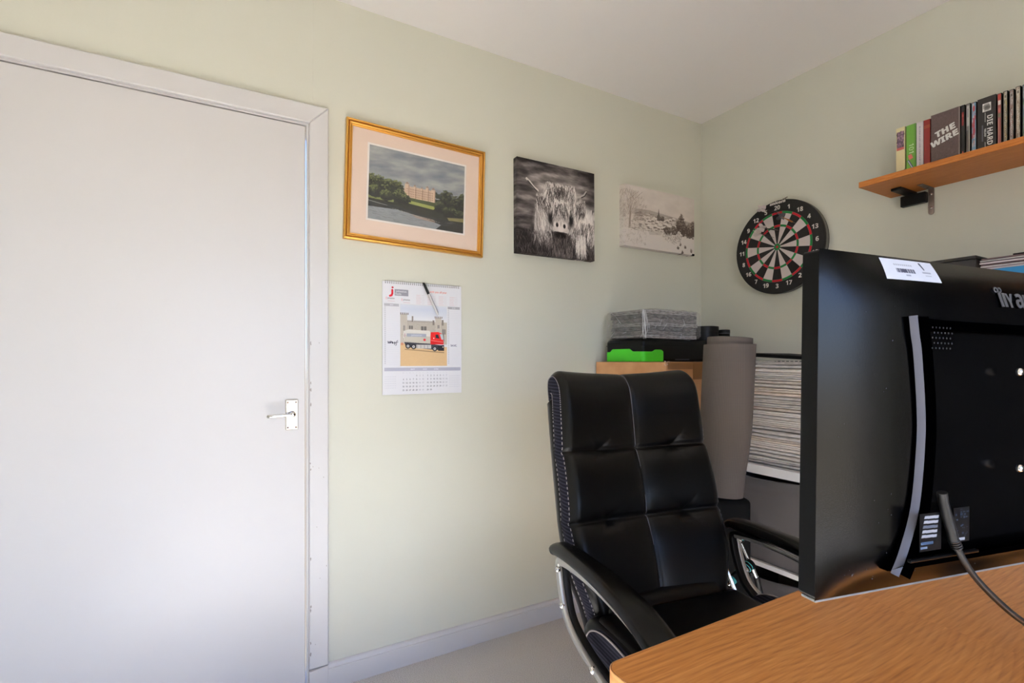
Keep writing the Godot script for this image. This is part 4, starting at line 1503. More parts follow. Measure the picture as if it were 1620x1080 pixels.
func build_yoga_mat_and_machine() -> void:
	# a folded sit-up machine: black padded board leaning upright, tubes, foam rollers
	var o := thing("exercise_machine", "folded black exercise bench with chrome bars and teal ringed foam grips", "exercise bench", Vector3(1.56, 0, -1.20))
	var turn := deg_to_rad(-28.0)
	var rel := func(px: float, py: float, depth: float) -> Vector3: return at_px(px, py, depth) - o.position
	put("bench_pad", box(Vector3(0.165, 0.560, 0.135), 0.018, 4), M.black_matt, o, Vector3(-0.018, 0.402, 0.0), Vector3(0, turn, 0))
	put("foot_bar", rod(Vector3(-0.14, 0.018, 0.06), Vector3(0.12, 0.018, 0.0), 0.018), M.black_plastic, o)
	put("upright", rod(Vector3(-0.02, 0.03, 0.03), Vector3(-0.02, 0.14, 0.0), 0.020), M.black_plastic, o)
	# chrome bar running down from the pad into a black leg
	var a: Vector3 = rel.call(1171.5, 858.0, 1.68)
	var b: Vector3 = rel.call(1197.0, 913.0, 1.66)
	put("chrome_bar", rod(a, a.lerp(b, 0.58), 0.0048), M.chrome, o)
	put("collar", rod(a.lerp(b, 0.56), a.lerp(b, 0.78), 0.0062), M.black_plastic, o)
	put("chrome_bar", rod(a.lerp(b, 0.76), b, 0.0072), M.chrome, o)
	put("leg", rod(b, Vector3(b.x + 0.075, 0.014, b.z + 0.050), 0.0100), M.black_plastic, o)
	put("end_cap", disc(0.0150, 0.012, 0.003, 20), M.black_plastic, o, a + Vector3(-0.004, 0.004, 0.0), Vector3(0.1, 0, 0.25))
	put("cap_ring", tube(circle(a + Vector3(-0.005, 0.014, 0), Vector3(0.25, 1, 0.1), 0.0135), 0.0018, 6, true), M.teal_foam, o)
	# foam grip with teal rings, square to the bar
	var g0: Vector3 = rel.call(1160.0, 916.0, 1.63)
	var g1: Vector3 = rel.call(1189.0, 890.0, 1.66)
	put("foam_grip", tube([g0, g0.lerp(g1, 0.04), g0.lerp(g1, 0.96), g1], 0.0150, 20), M.black_matt, o)
	for f in [0.30, 0.42, 0.72, 0.84]:
		put("grip_ring", tube(circle(g0.lerp(g1, f), g1 - g0, 0.0152), 0.0012, 6, true), M.teal_foam, o)
	put("grip_end", rod(g0, g0.lerp(g1, -0.10), 0.0135, 18), M.teal_foam, o)
	# chrome bracket with its bolts and the curved rail beside it
	var c0: Vector3 = rel.call(1149.0, 900.0, 1.62)
	var c1: Vector3 = rel.call(1164.0, 936.0, 1.60)
	put("bracket", sweep([c0, c1], oval(0.0065, 0.003, 10, 4.0), Vector3(0.85, 0.2, 0.48).normalized()), M.chrome, o)
	put("wing_bolt", join([shift(disc(0.0042, 0.009, 0.0015, 12), rel.call(1154.0, 925.0, 1.60), Vector3(0.4, 0, 0.9)), shift(disc(0.0040, 0.009, 0.0015, 12), rel.call(1159.0, 933.0, 1.59), Vector3(0.4, 0, 0.9))]), M.chrome, o)
	put("curved_rail", tube(smooth_path([rel.call(1141.0, 912.0, 1.61), rel.call(1145.0, 924.0, 1.60), rel.call(1154.0, 938.0, 1.59)], 6), 0.0030, 8), M.chrome, o)
	put("lower_rail", join([[rod(rel.call(1140.0, 932.0, 1.59), rel.call(1146.0, 942.0, 1.58), 0.0028), Transform3D()], [rod(rel.call(1143.5, 931.0, 1.59), rel.call(1149.0, 941.0, 1.58), 0.0028), Transform3D()]]), M.chrome, o)
	put("rail_joint", rod(c1, Vector3(-0.03, 0.14, 0.05), 0.010), M.black_plastic, o)
	# rolled mat standing on the pad, leaning a little
	var mt := thing("yoga_mat", "rolled dark taupe exercise mat standing upright beside the cardboard box", "exercise mat", Vector3(1.552, 0.684, -1.196))
	var lean := Basis.from_euler(Vector3(0.012, 0.0, -0.058))
	var rings := []
	var turns := 2.6
	var steps := 100
	var thick := 0.0060
	for k in steps + 1:
		var f := float(k) / steps
		var ang := -0.75 - f * turns * TAU
		var r := lerpf(0.0885, 0.060, f)
		var rows := [[0.0, -thick / 2], [0.0, thick / 2], [0.55, thick / 2], [0.55, -thick / 2]]
		var ring := PackedVector3Array()
		for e in [[0.0, -1], [0.0, 1], [0.15, 1], [0.3, 1], [0.45, 1], [1.0, 1], [1.0, -1], [0.45, -1], [0.3, -1], [0.15, -1]]:
			var hgt: float = 0.535 + 0.028 * smoothstep(0.15, 0.5, f)
			var yy: float = e[0] * hgt
			# the roll is drawn in below and swells above
			var swell := 0.80 + 0.22 * smoothstep(0.0, 0.5, e[0]) 
			var rr: float = r * swell + e[1] * thick / 2
			ring.append(lean * Vector3(cos(ang) * rr, yy, sin(ang) * rr))
		rings.append(ring)
	put("rolled_sheet", loft(rings), M.mat_foam, mt)

func circle(at: Vector3, axis: Vector3, r: float, n := 20) -> Array:
	var ax := axis.normalized()
	var u := ax.cross(Vector3.UP if absf(ax.y) < 0.9 else Vector3.RIGHT).normalized()
	var w := ax.cross(u)
	var out := []
	for k in n:
		out.append(at + (u * cos(TAU * k / n) + w * sin(TAU * k / n)) * r)
	return out

func build_bookcase() -> void:
	# a second shelf board on the wall, lower down behind the monitor
	var z0 := -0.99
	var z1 := 0.30
	var x0 := 1.985
	var h := 1.402
	var o := thing("wall_shelf", "lower oak shelf board on the wall behind the monitor, carrying box files", "shelf", Vector3(WALL_B - 0.002, h - 0.021, (z0 + z1) / 2))
	put("shelf_board", box(Vector3(z1 - z0, 0.021, WALL_B - 0.002 - x0), 0.0018, 2), M.shelf_oak, o, Vector3(-(WALL_B - 0.002 - x0) / 2, 0.0105, 0), Vector3(0, PI / 2, 0))
	for zl in [-0.45, 0.0, 0.45]:
		put("angle_bracket", join([shift(box(Vector3(0.16, 0.0025, 0.022), 0.0006), Vector3(-0.081, -0.0015, zl)), shift(box(Vector3(0.0025, 0.12, 0.022), 0.0006), Vector3(-0.0015, -0.062, zl))]), M.steel, o)
	# a dark box file lying down, papers and a turquoise file beside it
	var f := thing("box_file", "dark grey box file lying flat on the lower wall shelf", "box file", Vector3(2.115, h + 0.0005, -0.79))
	put("box_body", box(Vector3(0.235, 0.074, 0.305), 0.002), mat("file_grey", Color(0.15, 0.14, 0.145), 0.7), f, Vector3(0, 0.037, 0))
	put("lid", box(Vector3(0.240, 0.010, 0.309), 0.002), mat("file_lid", Color(0.105, 0.10, 0.095), 0.6), f, Vector3(0, 0.080, 0))
	var pg := thing("blue_folder", "bright blue folder at the bottom of the loose papers on the lower wall shelf", "folder", Vector3(2.10, h + 0.0005, -0.572))
	put("cover", box(Vector3(0.22, 0.036, 0.118), 0.003), mat("folder_blue", Color(0.10, 0.46, 0.66), 0.5), pg, Vector3(0, 0.018, 0))
	var rg := RandomNumberGenerator.new()
	rg.seed = 21
	for k in 8:
		var c: float = rg.randf_range(0.45, 0.86)
		var p := put("magazine", box(Vector3(0.205, 0.0040, 0.108), 0.0008), mat("magazine_%d" % (k % 4), [Color(0.74, 0.70, 0.72), Color(0.55, 0.50, 0.52), Color(0.80, 0.78, 0.78), Color(0.36, 0.27, 0.28)][k % 4], 0.5), self, Vector3(2.098 + rg.randf_range(-0.006, 0.008), h + 0.0368 + 0.0021 + k * 0.0042, -0.572 + rg.randf_range(-0.004, 0.004)), Vector3(0, rg.randf_range(-0.04, 0.04), 0))
		tag(p, "thin %s magazine in the loose pile on the blue folder" % ["pale mauve", "dull mauve", "whitish", "dark red"][k % 4], "magazine", "magazines piled on the blue folder")
	var tq := thing("box_file", "turquoise box file with a pink edge on the lower wall shelf", "box file", Vector3(2.115, h + 0.0005, -0.42))
	put("box_body", box(Vector3(0.225, 0.056, 0.156), 0.002), mat("file_turquoise", Color(0.22, 0.62, 0.58), 0.5), tq, Vector3(0, 0.028, 0))
	put("edge_strip", box(Vector3(0.226, 0.056, 0.005), 0.001), mat("edge_pink", Color(0.80, 0.16, 0.42), 0.5), tq, Vector3(0, 0.0282, -0.0808))
	var bk := thing("black_binder", "black ring binder lying on the turquoise box file", "binder", Vector3(2.12, h + 0.0572, -0.43))
	put("cover", box(Vector3(0.22, 0.004, 0.25), 0.0012), M.black_matt, bk, Vector3(0, 0.002, -0.002))
	put("pages", box(Vector3(0.205, 0.012, 0.225), 0.001), M.newsprint_3, bk, Vector3(0.004, 0.010, 0.0))
	put("cover", box(Vector3(0.22, 0.004, 0.25), 0.0012), M.black_matt, bk, Vector3(0, 0.018, -0.002))
	put("spine", box(Vector3(0.004, 0.020, 0.25), 0.0012), M.black_matt, bk, Vector3(-0.110, 0.010, -0.002))

# ------------------------------------------------------------------ wall shelf and the row of discs and books

const SHELF_TOP := 1.820

func build_wall_shelf() -> void:
	var z0 := -0.978
	var z1 := 0.42
	var o := thing("wall_shelf", "oak shelf board on the wall carrying a row of disc cases", "shelf", Vector3(WALL_B - 0.002, SHELF_TOP - 0.021, (z0 + z1) / 2))
	var b := put("shelf_board", box(Vector3(z1 - z0, 0.021, 0.238), 0.0018, 2), M.shelf_oak, o, Vector3(-0.119, 0.0105, 0), Vector3(0, PI / 2, 0))
	b.rotation = Vector3(0, PI / 2, 0)
	for zz in [-0.847, 0.18]:
		var zl: float = zz - (z0 + z1) / 2
		# plain steel angle, one leg under the board and one on the wall
		var leg := put("angle_bracket", join([shift(prism(slot_bar(0.018, 0.095), 0.0025, 0.0006, true), Vector3(-0.0005, -0.002, zl), Vector3(0, -PI / 2, 0))]), M.steel, o)
		put("angle_bracket", box(Vector3(0.088, 0.0025, 0.018), 0.0006), M.steel, o, Vector3(-0.048, -0.0015, zl))
		for y in [-0.022, -0.072]:
			put("screw", lathe([Vector2(0.0045, 0), Vector2(0.004, 0.001), Vector2(0.0015, 0.0016)], 12), M.chrome, leg, Vector3(-0.003, y, zl), Vector3(0, 0, PI / 2))
		for x in [-0.030, -0.056, -0.080]:
			put("screw", lathe([Vector2(0.0042, 0), Vector2(0.004, 0.001), Vector2(0.0015, 0.0016)], 12), M.chrome, leg, Vector3(x, -0.0028, zl), Vector3(PI, 0, 0))
	# black plastic block on the wall and its tongue under the board
	var zl2 := -0.897 - (z0 + z1) / 2
	put("cable_block", box(Vector3(0.022, 0.040, 0.080), 0.003, 2), M.black_plastic, o, Vector3(-0.0115, -0.030, zl2))
	put("cable_block_tongue", box(Vector3(0.125, 0.010, 0.034), 0.003, 2), M.black_plastic, o, Vector3(-0.0635, -0.0053, zl2 - 0.010))

func slot_bar(w: float, l: float) -> Array:
	var out := []
	out.append(Vector2(-w / 2, 0))
	for k in 9:
		var a := PI + PI * k / 8
		out.append(Vector2(cos(a) * w / 2, -l + w / 2 + sin(a) * w / 2))
	out.append(Vector2(w / 2, 0))
	return out

func spine_painter(c: Color) -> Painter:
	return Painter.new(48, 256, c)

func build_shelf_media() -> void:
	var xf := 2.118
	var rg := RandomNumberGenerator.new()
	rg.seed = 6
	var group := "books and disc cases in a row on the wall shelf"
	# z edges of each, from the free end of the shelf
	var list := [
		[-0.900, -0.872, 0.186, "cream", "book", "cream paperback with a purple picture on its spine, at the free end of the row"],
		[-0.8685, -0.8395, 0.184, "green", "book", "bright green book with a white title on its spine"],
		[-0.8380, -0.8175, 0.183, "white", "book", "white paperback with faint grey lettering on its spine"],
		[-0.8165, -0.7975, 0.182, "red", "book", "dark red book beside the brown box set"],
		[-0.7960, -0.7160, 0.190, "brown", "disc box", "brown disc box set with slanted white block letters on its face"],
		[-0.7150, -0.7030, 0.190, "blackred", "disc case", "black disc case with a red patch, next to the brown box set"],
		[-0.7020, -0.6890, 0.189, "silver", "disc case", "grey disc case with a pale grey spine"],
		[-0.6880, -0.6735, 0.187, "collage", "disc case", "disc case with a red, white and blue spine"],
		[-0.6720, -0.6255, 0.189, "blackbox", "disc box", "thick black disc box with a white upright title"],
		[-0.6245, -0.6125, 0.187, "pink", "disc case", "disc case with a dusty red spine beside the thick black box"],
		[-0.6105, -0.5985, 0.188, "photo_a", "disc case", "disc case with a grey and ochre photograph on its spine"],
		[-0.5965, -0.5840, 0.186, "photo_b", "disc case", "disc case with a reddish grey photograph on its spine"],
		[-0.5820, -0.5690, 0.189, "photo_c", "disc case", "disc case with a pale brown photograph on its spine"],
		[-0.5670, -0.5540, 0.188, "photo_d", "disc case", "disc case with a blue and green photograph on its spine"],
		[-0.5520, -0.5390, 0.188, "navy", "disc case", "disc case with a plain navy spine"],
		[-0.5370, -0.5240, 0.187, "ochre", "disc case", "disc case with a plain ochre spine"]]
	for e in list:
		var z0: float = e[0]
		var z1: float = e[1]
		var h: float = e[2]
		var w := z1 - z0 - 0.0006
		var kind: String = e[3]
		var o := thing("book" if e[4] == "book" else "disc_box" if e[4] == "disc box" else "disc_case", e[5], e[4], Vector3(xf + 0.066, SHELF_TOP + 0.0005, (z0 + z1) / 2), 0.0, group)
		var d := 0.130
		if e[4] == "book":
			var cover := cover_colour(kind)
			put("cover", box(Vector3(d, h, 0.0018), 0.0006), mat("cover_" + kind, cover, 0.45), o, Vector3(0, h / 2, -w / 2 + 0.0009))
			put("cover", box(Vector3(d, h, 0.0018), 0.0006), mat("cover_" + kind, cover, 0.45), o, Vector3(0, h / 2, w / 2 - 0.0009))
			put("pages", box(Vector3(d - 0.006, h - 0.006, w - 0.0036), 0.0008), M.newsprint_3, o, Vector3(0.001, h / 2, 0))
		elif kind == "brown":
			put("slipcase", box(Vector3(d, h, w), 0.0012), mat("box_brown", Color(0.33, 0.27, 0.26), 0.45), o, Vector3(0, h / 2, 0))
			put("black_edge", box(Vector3(d - 0.001, h - 0.001, 0.003), 0.0006), M.black_plastic, o, Vector3(0.0, h / 2, w / 2 + 0.0001))
		else:
			put("case", box(Vector3(d, h, w), 0.0022, 2), M.black_plastic, o, Vector3(0, h / 2, 0))
		var sw := w - (0.004 if e[4] == "disc case" else 0.0006)
		var sh := h - (0.006 if e[4] == "disc case" else 0.001)
		put("printed_spine", slab(sw, sh, 0.0006), printed("spine_" + kind, spine_image(kind, rg), 0.38, 0.5), o, Vector3(-d / 2 - 0.0002, h / 2, 0), Vector3(0, -PI / 2, 0))
		if kind == "brown":
			for k in 2:
				var word := put("lettering", heavy_letters(["THE", "WIRE"][k], 0.0185, 0.0006), M.white_lettering, o, Vector3(-d / 2 - 0.0011, h * (0.635 - 0.125 * k) + (0.004 if k == 0 else 0.0), -0.002 + (0.002 if k == 0 else 0.0)), Vector3(0, -PI / 2, 0))
				word.transform = Transform3D(Basis(Vector3.UP, -PI / 2) * Basis(Vector3(0, 0, 1), 0.30) * Basis(Vector3(1.20, 0, 0), Vector3(0.12, 1.0, 0), Vector3(0, 0, 1)), word.position)
			put("lettering", letters("FIVE SERIES", 0.0058, 0.0004, font_serif), M.white_lettering, o, Vector3(-d / 2 - 0.0010, 0.026, -0.002), Vector3(0, -PI / 2, 0))
		if kind == "blackbox":
			var t := put("lettering", letters("DIE HARD", 0.0128, 0.0004), M.white_lettering, o)
			t.transform = Transform3D(Basis(Vector3.UP, -PI / 2) * Basis(Vector3(0, 0, 1), -PI / 2) * Basis.from_scale(Vector3(1.18, 1.05, 1)), Vector3(-d / 2 - 0.0010, h * 0.43, 0.0075))
			var t2 := put("lettering", letters("TRILOGY", 0.0042, 0.0003), M.white_lettering, o)
			t2.transform = Transform3D(Basis(Vector3.UP, -PI / 2) * Basis(Vector3(0, 0, 1), -PI / 2), Vector3(-d / 2 - 0.0010, h * 0.40, -0.0040))
			put("printed_rule", box(Vector3(0.0003, 0.052, 0.0034), 0.0001), M.cord_grey, o, Vector3(-d / 2 - 0.0010, h * 0.40, -0.0105))
			for q in [0.66, 0.16]:
				put("printed_rule", box(Vector3(0.0003, 0.030, 0.0010), 0.0001), M.white_lettering, o, Vector3(-d / 2 - 0.0010, h * q, -0.0040))

func cover_colour(kind: String) -> Color:
	return {"cream": Color(0.84, 0.80, 0.62), "green": Color(0.36, 0.62, 0.18), "white": Color(0.80, 0.77, 0.78), "red": Color(0.48, 0.10, 0.09)}[kind]

func spine_image(kind: String, rg: RandomNumberGenerator) -> Image:
	var p: Painter
	match kind:
		"cream":
			p = spine_painter(c8(226, 214, 168))
			p.rect(4, 20, 44, 100, c8(120, 92, 108))
			for k in 60:
				p.ell(rg.randf_range(6, 42), rg.randf_range(22, 96), rg.randf_range(2, 6), rg.randf_range(2, 8), [c8(60, 44, 58), c8(190, 150, 170), c8(96, 70, 96)][k % 3], 0.8)
			p.rect(4, 100, 44, 112, c8(196, 92, 84))
			p.poly([Vector2(0, 226), Vector2(14, 218), Vector2(30, 224), Vector2(48, 210), Vector2(48, 256), Vector2(0, 256)], c8(70, 66, 72))
		"green":
			p = spine_painter(c8(104, 160, 58))
			p.rect(42, 0, 44, 256, c8(50, 96, 30))
			p.text(glyph_triangles("101", font_plain), 26, 120, 24, c8(232, 240, 226), PI / 2)
			p.poly([Vector2(8, 150), Vector2(26, 146), Vector2(36, 168), Vector2(16, 174)], c8(214, 110, 104))
			p.poly([Vector2(4, 176), Vector2(14, 172), Vector2(44, 226), Vector2(38, 238)], c8(62, 70, 110))
			p.line(Vector2(10, 178), Vector2(38, 228), 4, 4, c8(190, 196, 214))
		"white":
			p = spine_painter(c8(206, 200, 203))
			for k in 26:
				p.rect(20, 22 + k * 8, 30 - (k * 5) % 3, 28 + k * 8 - (k * 7) % 4, c8(140, 128, 152), 0.8)
		"red":
			p = spine_painter(c8(130, 30, 28))
			p.rect(0, 26, 48, 42, c8(150, 72, 46))
			p.ell(24, 240, 13, 10, c8(200, 130, 112))
		"brown":
			p = Painter.new(112, 256, c8(88, 70, 68))
			for k in 900:
				p.ell(rg.randf_range(0, 112), rg.randf_range(0, 256), rg.randf_range(1, 5), rg.randf_range(1, 6), c8(88, 70, 68).lerp([c8(120, 96, 92), c8(58, 46, 46)][k % 2], rg.randf()), 0.35)
			p.rect(108, 0, 111, 256, c8(168, 156, 150), 0.8)
			p.rect(2, 250, 100, 253, c8(150, 138, 132), 0.8)
			p.rect(90, 232, 110, 250, c8(196, 184, 176), 0.5)
		"blackred":
			p = spine_painter(c8(20, 20, 22))
			p.rect(8, 30, 40, 92, c8(128, 30, 34))
			p.rect(10, 40, 38, 52, c8(170, 80, 70), 0.7)
			p.ell(24, 216, 12, 8, c8(190, 80, 66))
			p.rect(8, 232, 40, 246, c8(96, 96, 102))
		"silver":
			p = spine_painter(c8(118, 114, 112))
			p.rect(4, 8, 44, 100, c8(168, 165, 164))
			p.rect(14, 20, 30, 60, c8(120, 118, 120))
			p.rect(38, 20, 45, 250, c8(206, 200, 192))
			p.rect(0, 120, 34, 250, c8(92, 88, 88))
		"collage":
			p = spine_painter(c8(120, 152, 178))
			for k in 46:
				p.ell(rg.randf_range(2, 46), rg.randf_range(0, 256), rg.randf_range(3, 11), rg.randf_range(4, 16), [c8(170, 60, 66), c8(206, 190, 184), c8(88, 128, 168), c8(196, 112, 104)][k % 4], 0.75)
			p.ell(24, 26, 16, 16, c8(160, 70, 74))
			p.rect(14, 70, 34, 150, c8(170, 52, 62), 0.8)
		"blackbox":
			p = Painter.new(96, 256, c8(30, 25, 25))
			p.rect(26, 26, 70, 62, c8(222, 220, 218))
			for k in 30:
				p.rect(rg.randf_range(28, 64), rg.randf_range(28, 58), rg.randf_range(34, 68), rg.randf_range(32, 60), c8(70, 66, 66), 0.35)
		"pink":
			p = spine_painter(c8(150, 84, 80))
			p.rect(0, 0, 48, 26, c8(166, 60, 50))
			p.rect(4, 28, 44, 48, c8(206, 196, 190))
			p.ell(24, 72, 18, 14, c8(196, 110, 100))
			p.rect(4, 86, 44, 104, c8(120, 116, 92))
			p.line(Vector2(14, 110), Vector2(10, 250), 8, 5, c8(216, 178, 160), 0.9)
		_:
			var base: Color = {"photo_a": c8(140, 132, 118), "photo_b": c8(142, 128, 124), "photo_c": c8(168, 156, 142), "photo_d": c8(120, 138, 146), "navy": c8(44, 52, 84), "ochre": c8(176, 134, 62)}[kind]
			var alt: Color = {"photo_a": c8(176, 146, 80), "photo_b": c8(150, 96, 88), "photo_c": c8(150, 118, 92), "photo_d": c8(110, 150, 92), "navy": c8(60, 70, 108), "ochre": c8(200, 160, 90)}[kind]
			p = spine_painter(base)
			for k in 120:
				p.ell(rg.randf_range(0, 48), rg.randf_range(0, 256), rg.randf_range(2, 9), rg.randf_range(3, 14), [alt, base.darkened(0.5), base.lightened(0.45), base][k % 4], 0.5)
			p.rect(4, 10, 44, 34, base.lightened(0.3), 0.7)
			p.rect(12, 16, 36, 27, base.darkened(0.5), 0.7)
			for k in 12:
				p.rect(19, 84 + k * 10, 29 - (k * 3) % 4, 91 + k * 10 - (k * 5) % 3, c8(236, 230, 222), 0.6)
	return p.im

# ------------------------------------------------------------------ dartboard

func ring_piece(r0: float, r1: float, a0: float, a1: float, depth: float, n := 5) -> ArrayMesh:
	var pts := []
	for k in n + 1:
		var a := lerpf(a0, a1, float(k) / n)
		pts.append(Vector2(sin(a), cos(a)) * r1)
	if r0 > 0.0:
		for k in n + 1:
			var a := lerpf(a1, a0, float(k) / n)
			pts.append(Vector2(sin(a), cos(a)) * r0)
	return prism(pts, depth)

func build_dartboard() -> void:
	var rad := 0.2150
	var thick := 0.036
	var centre := Vector3(WALL_B - 0.004, 1.6915, -1.420)
	var o := thing("dartboard", "round black bristle dartboard with red and green rings on the wall", "dartboard", centre, -PI / 2)
	var sc := rad / 0.2255
	var black := mat("board_black", Color(0.085, 0.078, 0.078), 0.8)
	var white := mat("sisal_white", Color(0.79, 0.745, 0.735), 0.9)
	var sector_black := mat("sisal_black", Color(0.105, 0.098, 0.095), 0.9)
	var red := mat("sisal_red", Color(0.72, 0.075, 0.15), 0.85)
	var green := mat("sisal_green", Color(0.06, 0.47, 0.22), 0.85)
	put("board_body", lathe([Vector2(rad - 0.003, 0), Vector2(rad - 0.0029, 0), Vector2(rad, 0.003), Vector2(rad, 0.0031), Vector2(rad, thick - 0.002), Vector2(rad - 0.0015, thick), Vector2(rad - 0.0017, thick)], 72), black, o, Vector3.ZERO, Vector3(PI / 2, 0, 0))
	put("steel_band", lathe([Vector2(rad + 0.0002, 0.010), Vector2(rad + 0.0012, 0.0101), Vector2(rad + 0.0012, 0.026), Vector2(rad + 0.0002, 0.0261)], 72), mat("band_grey", Color(0.45, 0.44, 0.42), 0.4, 0.6), o, Vector3.ZERO, Vector3(PI / 2, 0, 0))
	var order := [20, 1, 18, 4, 13, 6, 10, 15, 2, 17, 3, 19, 7, 16, 8, 11, 14, 9, 12, 5]
	var step := TAU / 20
	for k in 20:
		var a0 := (k - 0.5) * step
		var a1 := (k + 0.5) * step
		var dark := k % 2 == 0
		var z := thick - 0.0004
		for e in [["inner_sector", 0.0159, 0.0965, sector_black if dark else white], ["treble_segment", 0.0965, 0.107, red if dark else green], ["outer_sector", 0.107, 0.1595, sector_black if dark else white], ["double_segment", 0.1595, 0.170, red if dark else green]]:
			put(e[0], ring_piece(e[1] * sc, e[2] * sc, a0, a1, 0.0009), e[3], o, Vector3(0, 0, z))
		var num := put("number", letters(str(order[k]), 0.0195, 0.0008), mat("number_white", Color(0.86, 0.84, 0.82), 0.5), o, Vector3(sin(k * step) * 0.1905 * sc, cos(k * step) * 0.1905 * sc, thick + 0.0003))
		num.set_meta("label", "white number %d" % order[k])
	put("outer_bull", ring_piece(0.00635 * sc, 0.0159 * sc, 0, TAU * 0.9999, 0.0010, 28), green, o, Vector3(0, 0, thick - 0.0004))
	put("bullseye", disc(0.00635 * sc, 0.0012, 0.0001, 20), red, o, Vector3(0, 0, thick - 0.0004), Vector3(PI / 2, 0, 0))
	# the thin wire web
	var wires := []
	for r in [0.0159, 0.0965, 0.107, 0.1595, 0.170]:
		wires.append([tube(circle(Vector3.ZERO, Vector3(0, 0, 1), r * sc, 60), 0.0003, 4, true), Transform3D()])
	for k in 20:
		var a := (k + 0.5) * step
		wires.append([rod(Vector3(sin(a), cos(a), 0) * 0.0159 * sc, Vector3(sin(a), cos(a), 0) * 0.172 * sc, 0.0003, 4), Transform3D()])
	put("wire_web", join(wires), mat("wire_grey", Color(0.55, 0.53, 0.50), 0.35, 0.8), o, Vector3(0, 0, thick + 0.0006))
	# maker's word above the 20
	var word := put("lettering", heavy_letters("unicorn", 0.0118, 0.0006), mat("number_white", Color.WHITE), o)
	word.transform = Transform3D(Basis(Vector3(1.25, 0, 0), Vector3(0.20, 1, 0), Vector3(0, 0, 1)), Vector3(0.002, 0.2052, thick + 0.0002))
	# the hanger above: a nail and a screw hole
	var nail := thing("wall_hook", "small dark hook in the wall just above the dartboard", "hook", Vector3(WALL_B, 1.918, -1.405), -PI / 2)
	put("hook_bar", tube(smooth_path([Vector3(-0.010, 0, 0.004), Vector3(0.0, 0.001, 0.005), Vector3(0.012, 0.004, 0.004)], 4), 0.0022, 6), M.steel, nail)
	put("nail", rod(Vector3(0.002, 0, -0.001), Vector3(0.002, 0, 0.006), 0.0018, 8), M.steel, nail)
	# four darts: tip in the board, tail towards the room
	darts(o, thick)

func darts(board: Node3D, thick: float) -> void:
	var flight_white := mat("flight_white", Color(0.80, 0.755, 0.745), 0.6)
	var flight_grey := mat("flight_grey", Color(0.34, 0.33, 0.35), 0.6)
	var dark := mat("barrel_dark", Color(0.22, 0.19, 0.20), 0.35, 0.7)
	var brass := mat("barrel_brass", Color(0.80, 0.52, 0.24), 0.3, 0.8)
	var group := "darts stuck in the dartboard"
	# where the tip enters, in board coordinates (to the viewer's right, up); how the dart droops and leans
	var list := [
		[Vector2(0.016, 0.154), -0.02, -0.06, 0.5, flight_white, dark, "dart with white flights stuck in the top of the board near the twenty"],
		[Vector2(0.006, 0.076), 0.04, 0.02, 0.2, flight_white, dark, "dart with white flights stuck in the treble ring under the twenty"],
		[Vector2(-0.014, 0.046), -0.05, 0.02, 0.9, flight_white, dark, "dart with white flights stuck in just above the bullseye"],
		[Vector2(0.086, 0.090), -0.07, 0.10, 0.6, flight_grey, brass, "dart with dark flights and a brass barrel stuck in the eighteen"]]
	for e in list:
		var at: Vector3 = board.transform * Vector3(e[0].x, e[0].y, thick + 0.0006)
		var o := thing("dart", e[6], "dart", at, -PI / 2, group)
		o.rotation = Vector3(e[1], -PI / 2 + e[2], 0)
		# local +z points out of the board
		var turn := Vector3(PI / 2, 0, 0)
		put("tip", lathe([Vector2(0.0003, -0.004), Vector2(0.0011, 0.006), Vector2(0.0011, 0.026)], 8), M.steel, o, Vector3.ZERO, turn)
		put("barrel", lathe([Vector2(0.0018, 0.024), Vector2(0.0034, 0.030), Vector2(0.0036, 0.036), Vector2(0.0031, 0.038), Vector2(0.0036, 0.042), Vector2(0.0031, 0.046), Vector2(0.0036, 0.050), Vector2(0.0032, 0.066), Vector2(0.0026, 0.072)], 12), e[5], o, Vector3.ZERO, turn)
		put("shaft", lathe([Vector2(0.0022, 0.072), Vector2(0.0019, 0.090), Vector2(0.0016, 0.112)], 8), e[5], o, Vector3.ZERO, turn)
		for k in 4:
			var a: float = e[3] + PI / 2 * k
			var fin_ := prism([Vector2(0.0012, 0.104), Vector2(0.010, 0.110), Vector2(0.0195, 0.121), Vector2(0.0195, 0.137), Vector2(0.012, 0.146), Vector2(0.0012, 0.142)], 0.0006)
			var fm := put("flight", fin_, e[4], o)
			fm.transform = Transform3D(Basis(Vector3(0, 0, 1), a) * Basis(Vector3(1, 0, 0), PI / 2), Vector3.ZERO)

# ------------------------------------------------------------------ pictures on the door wall

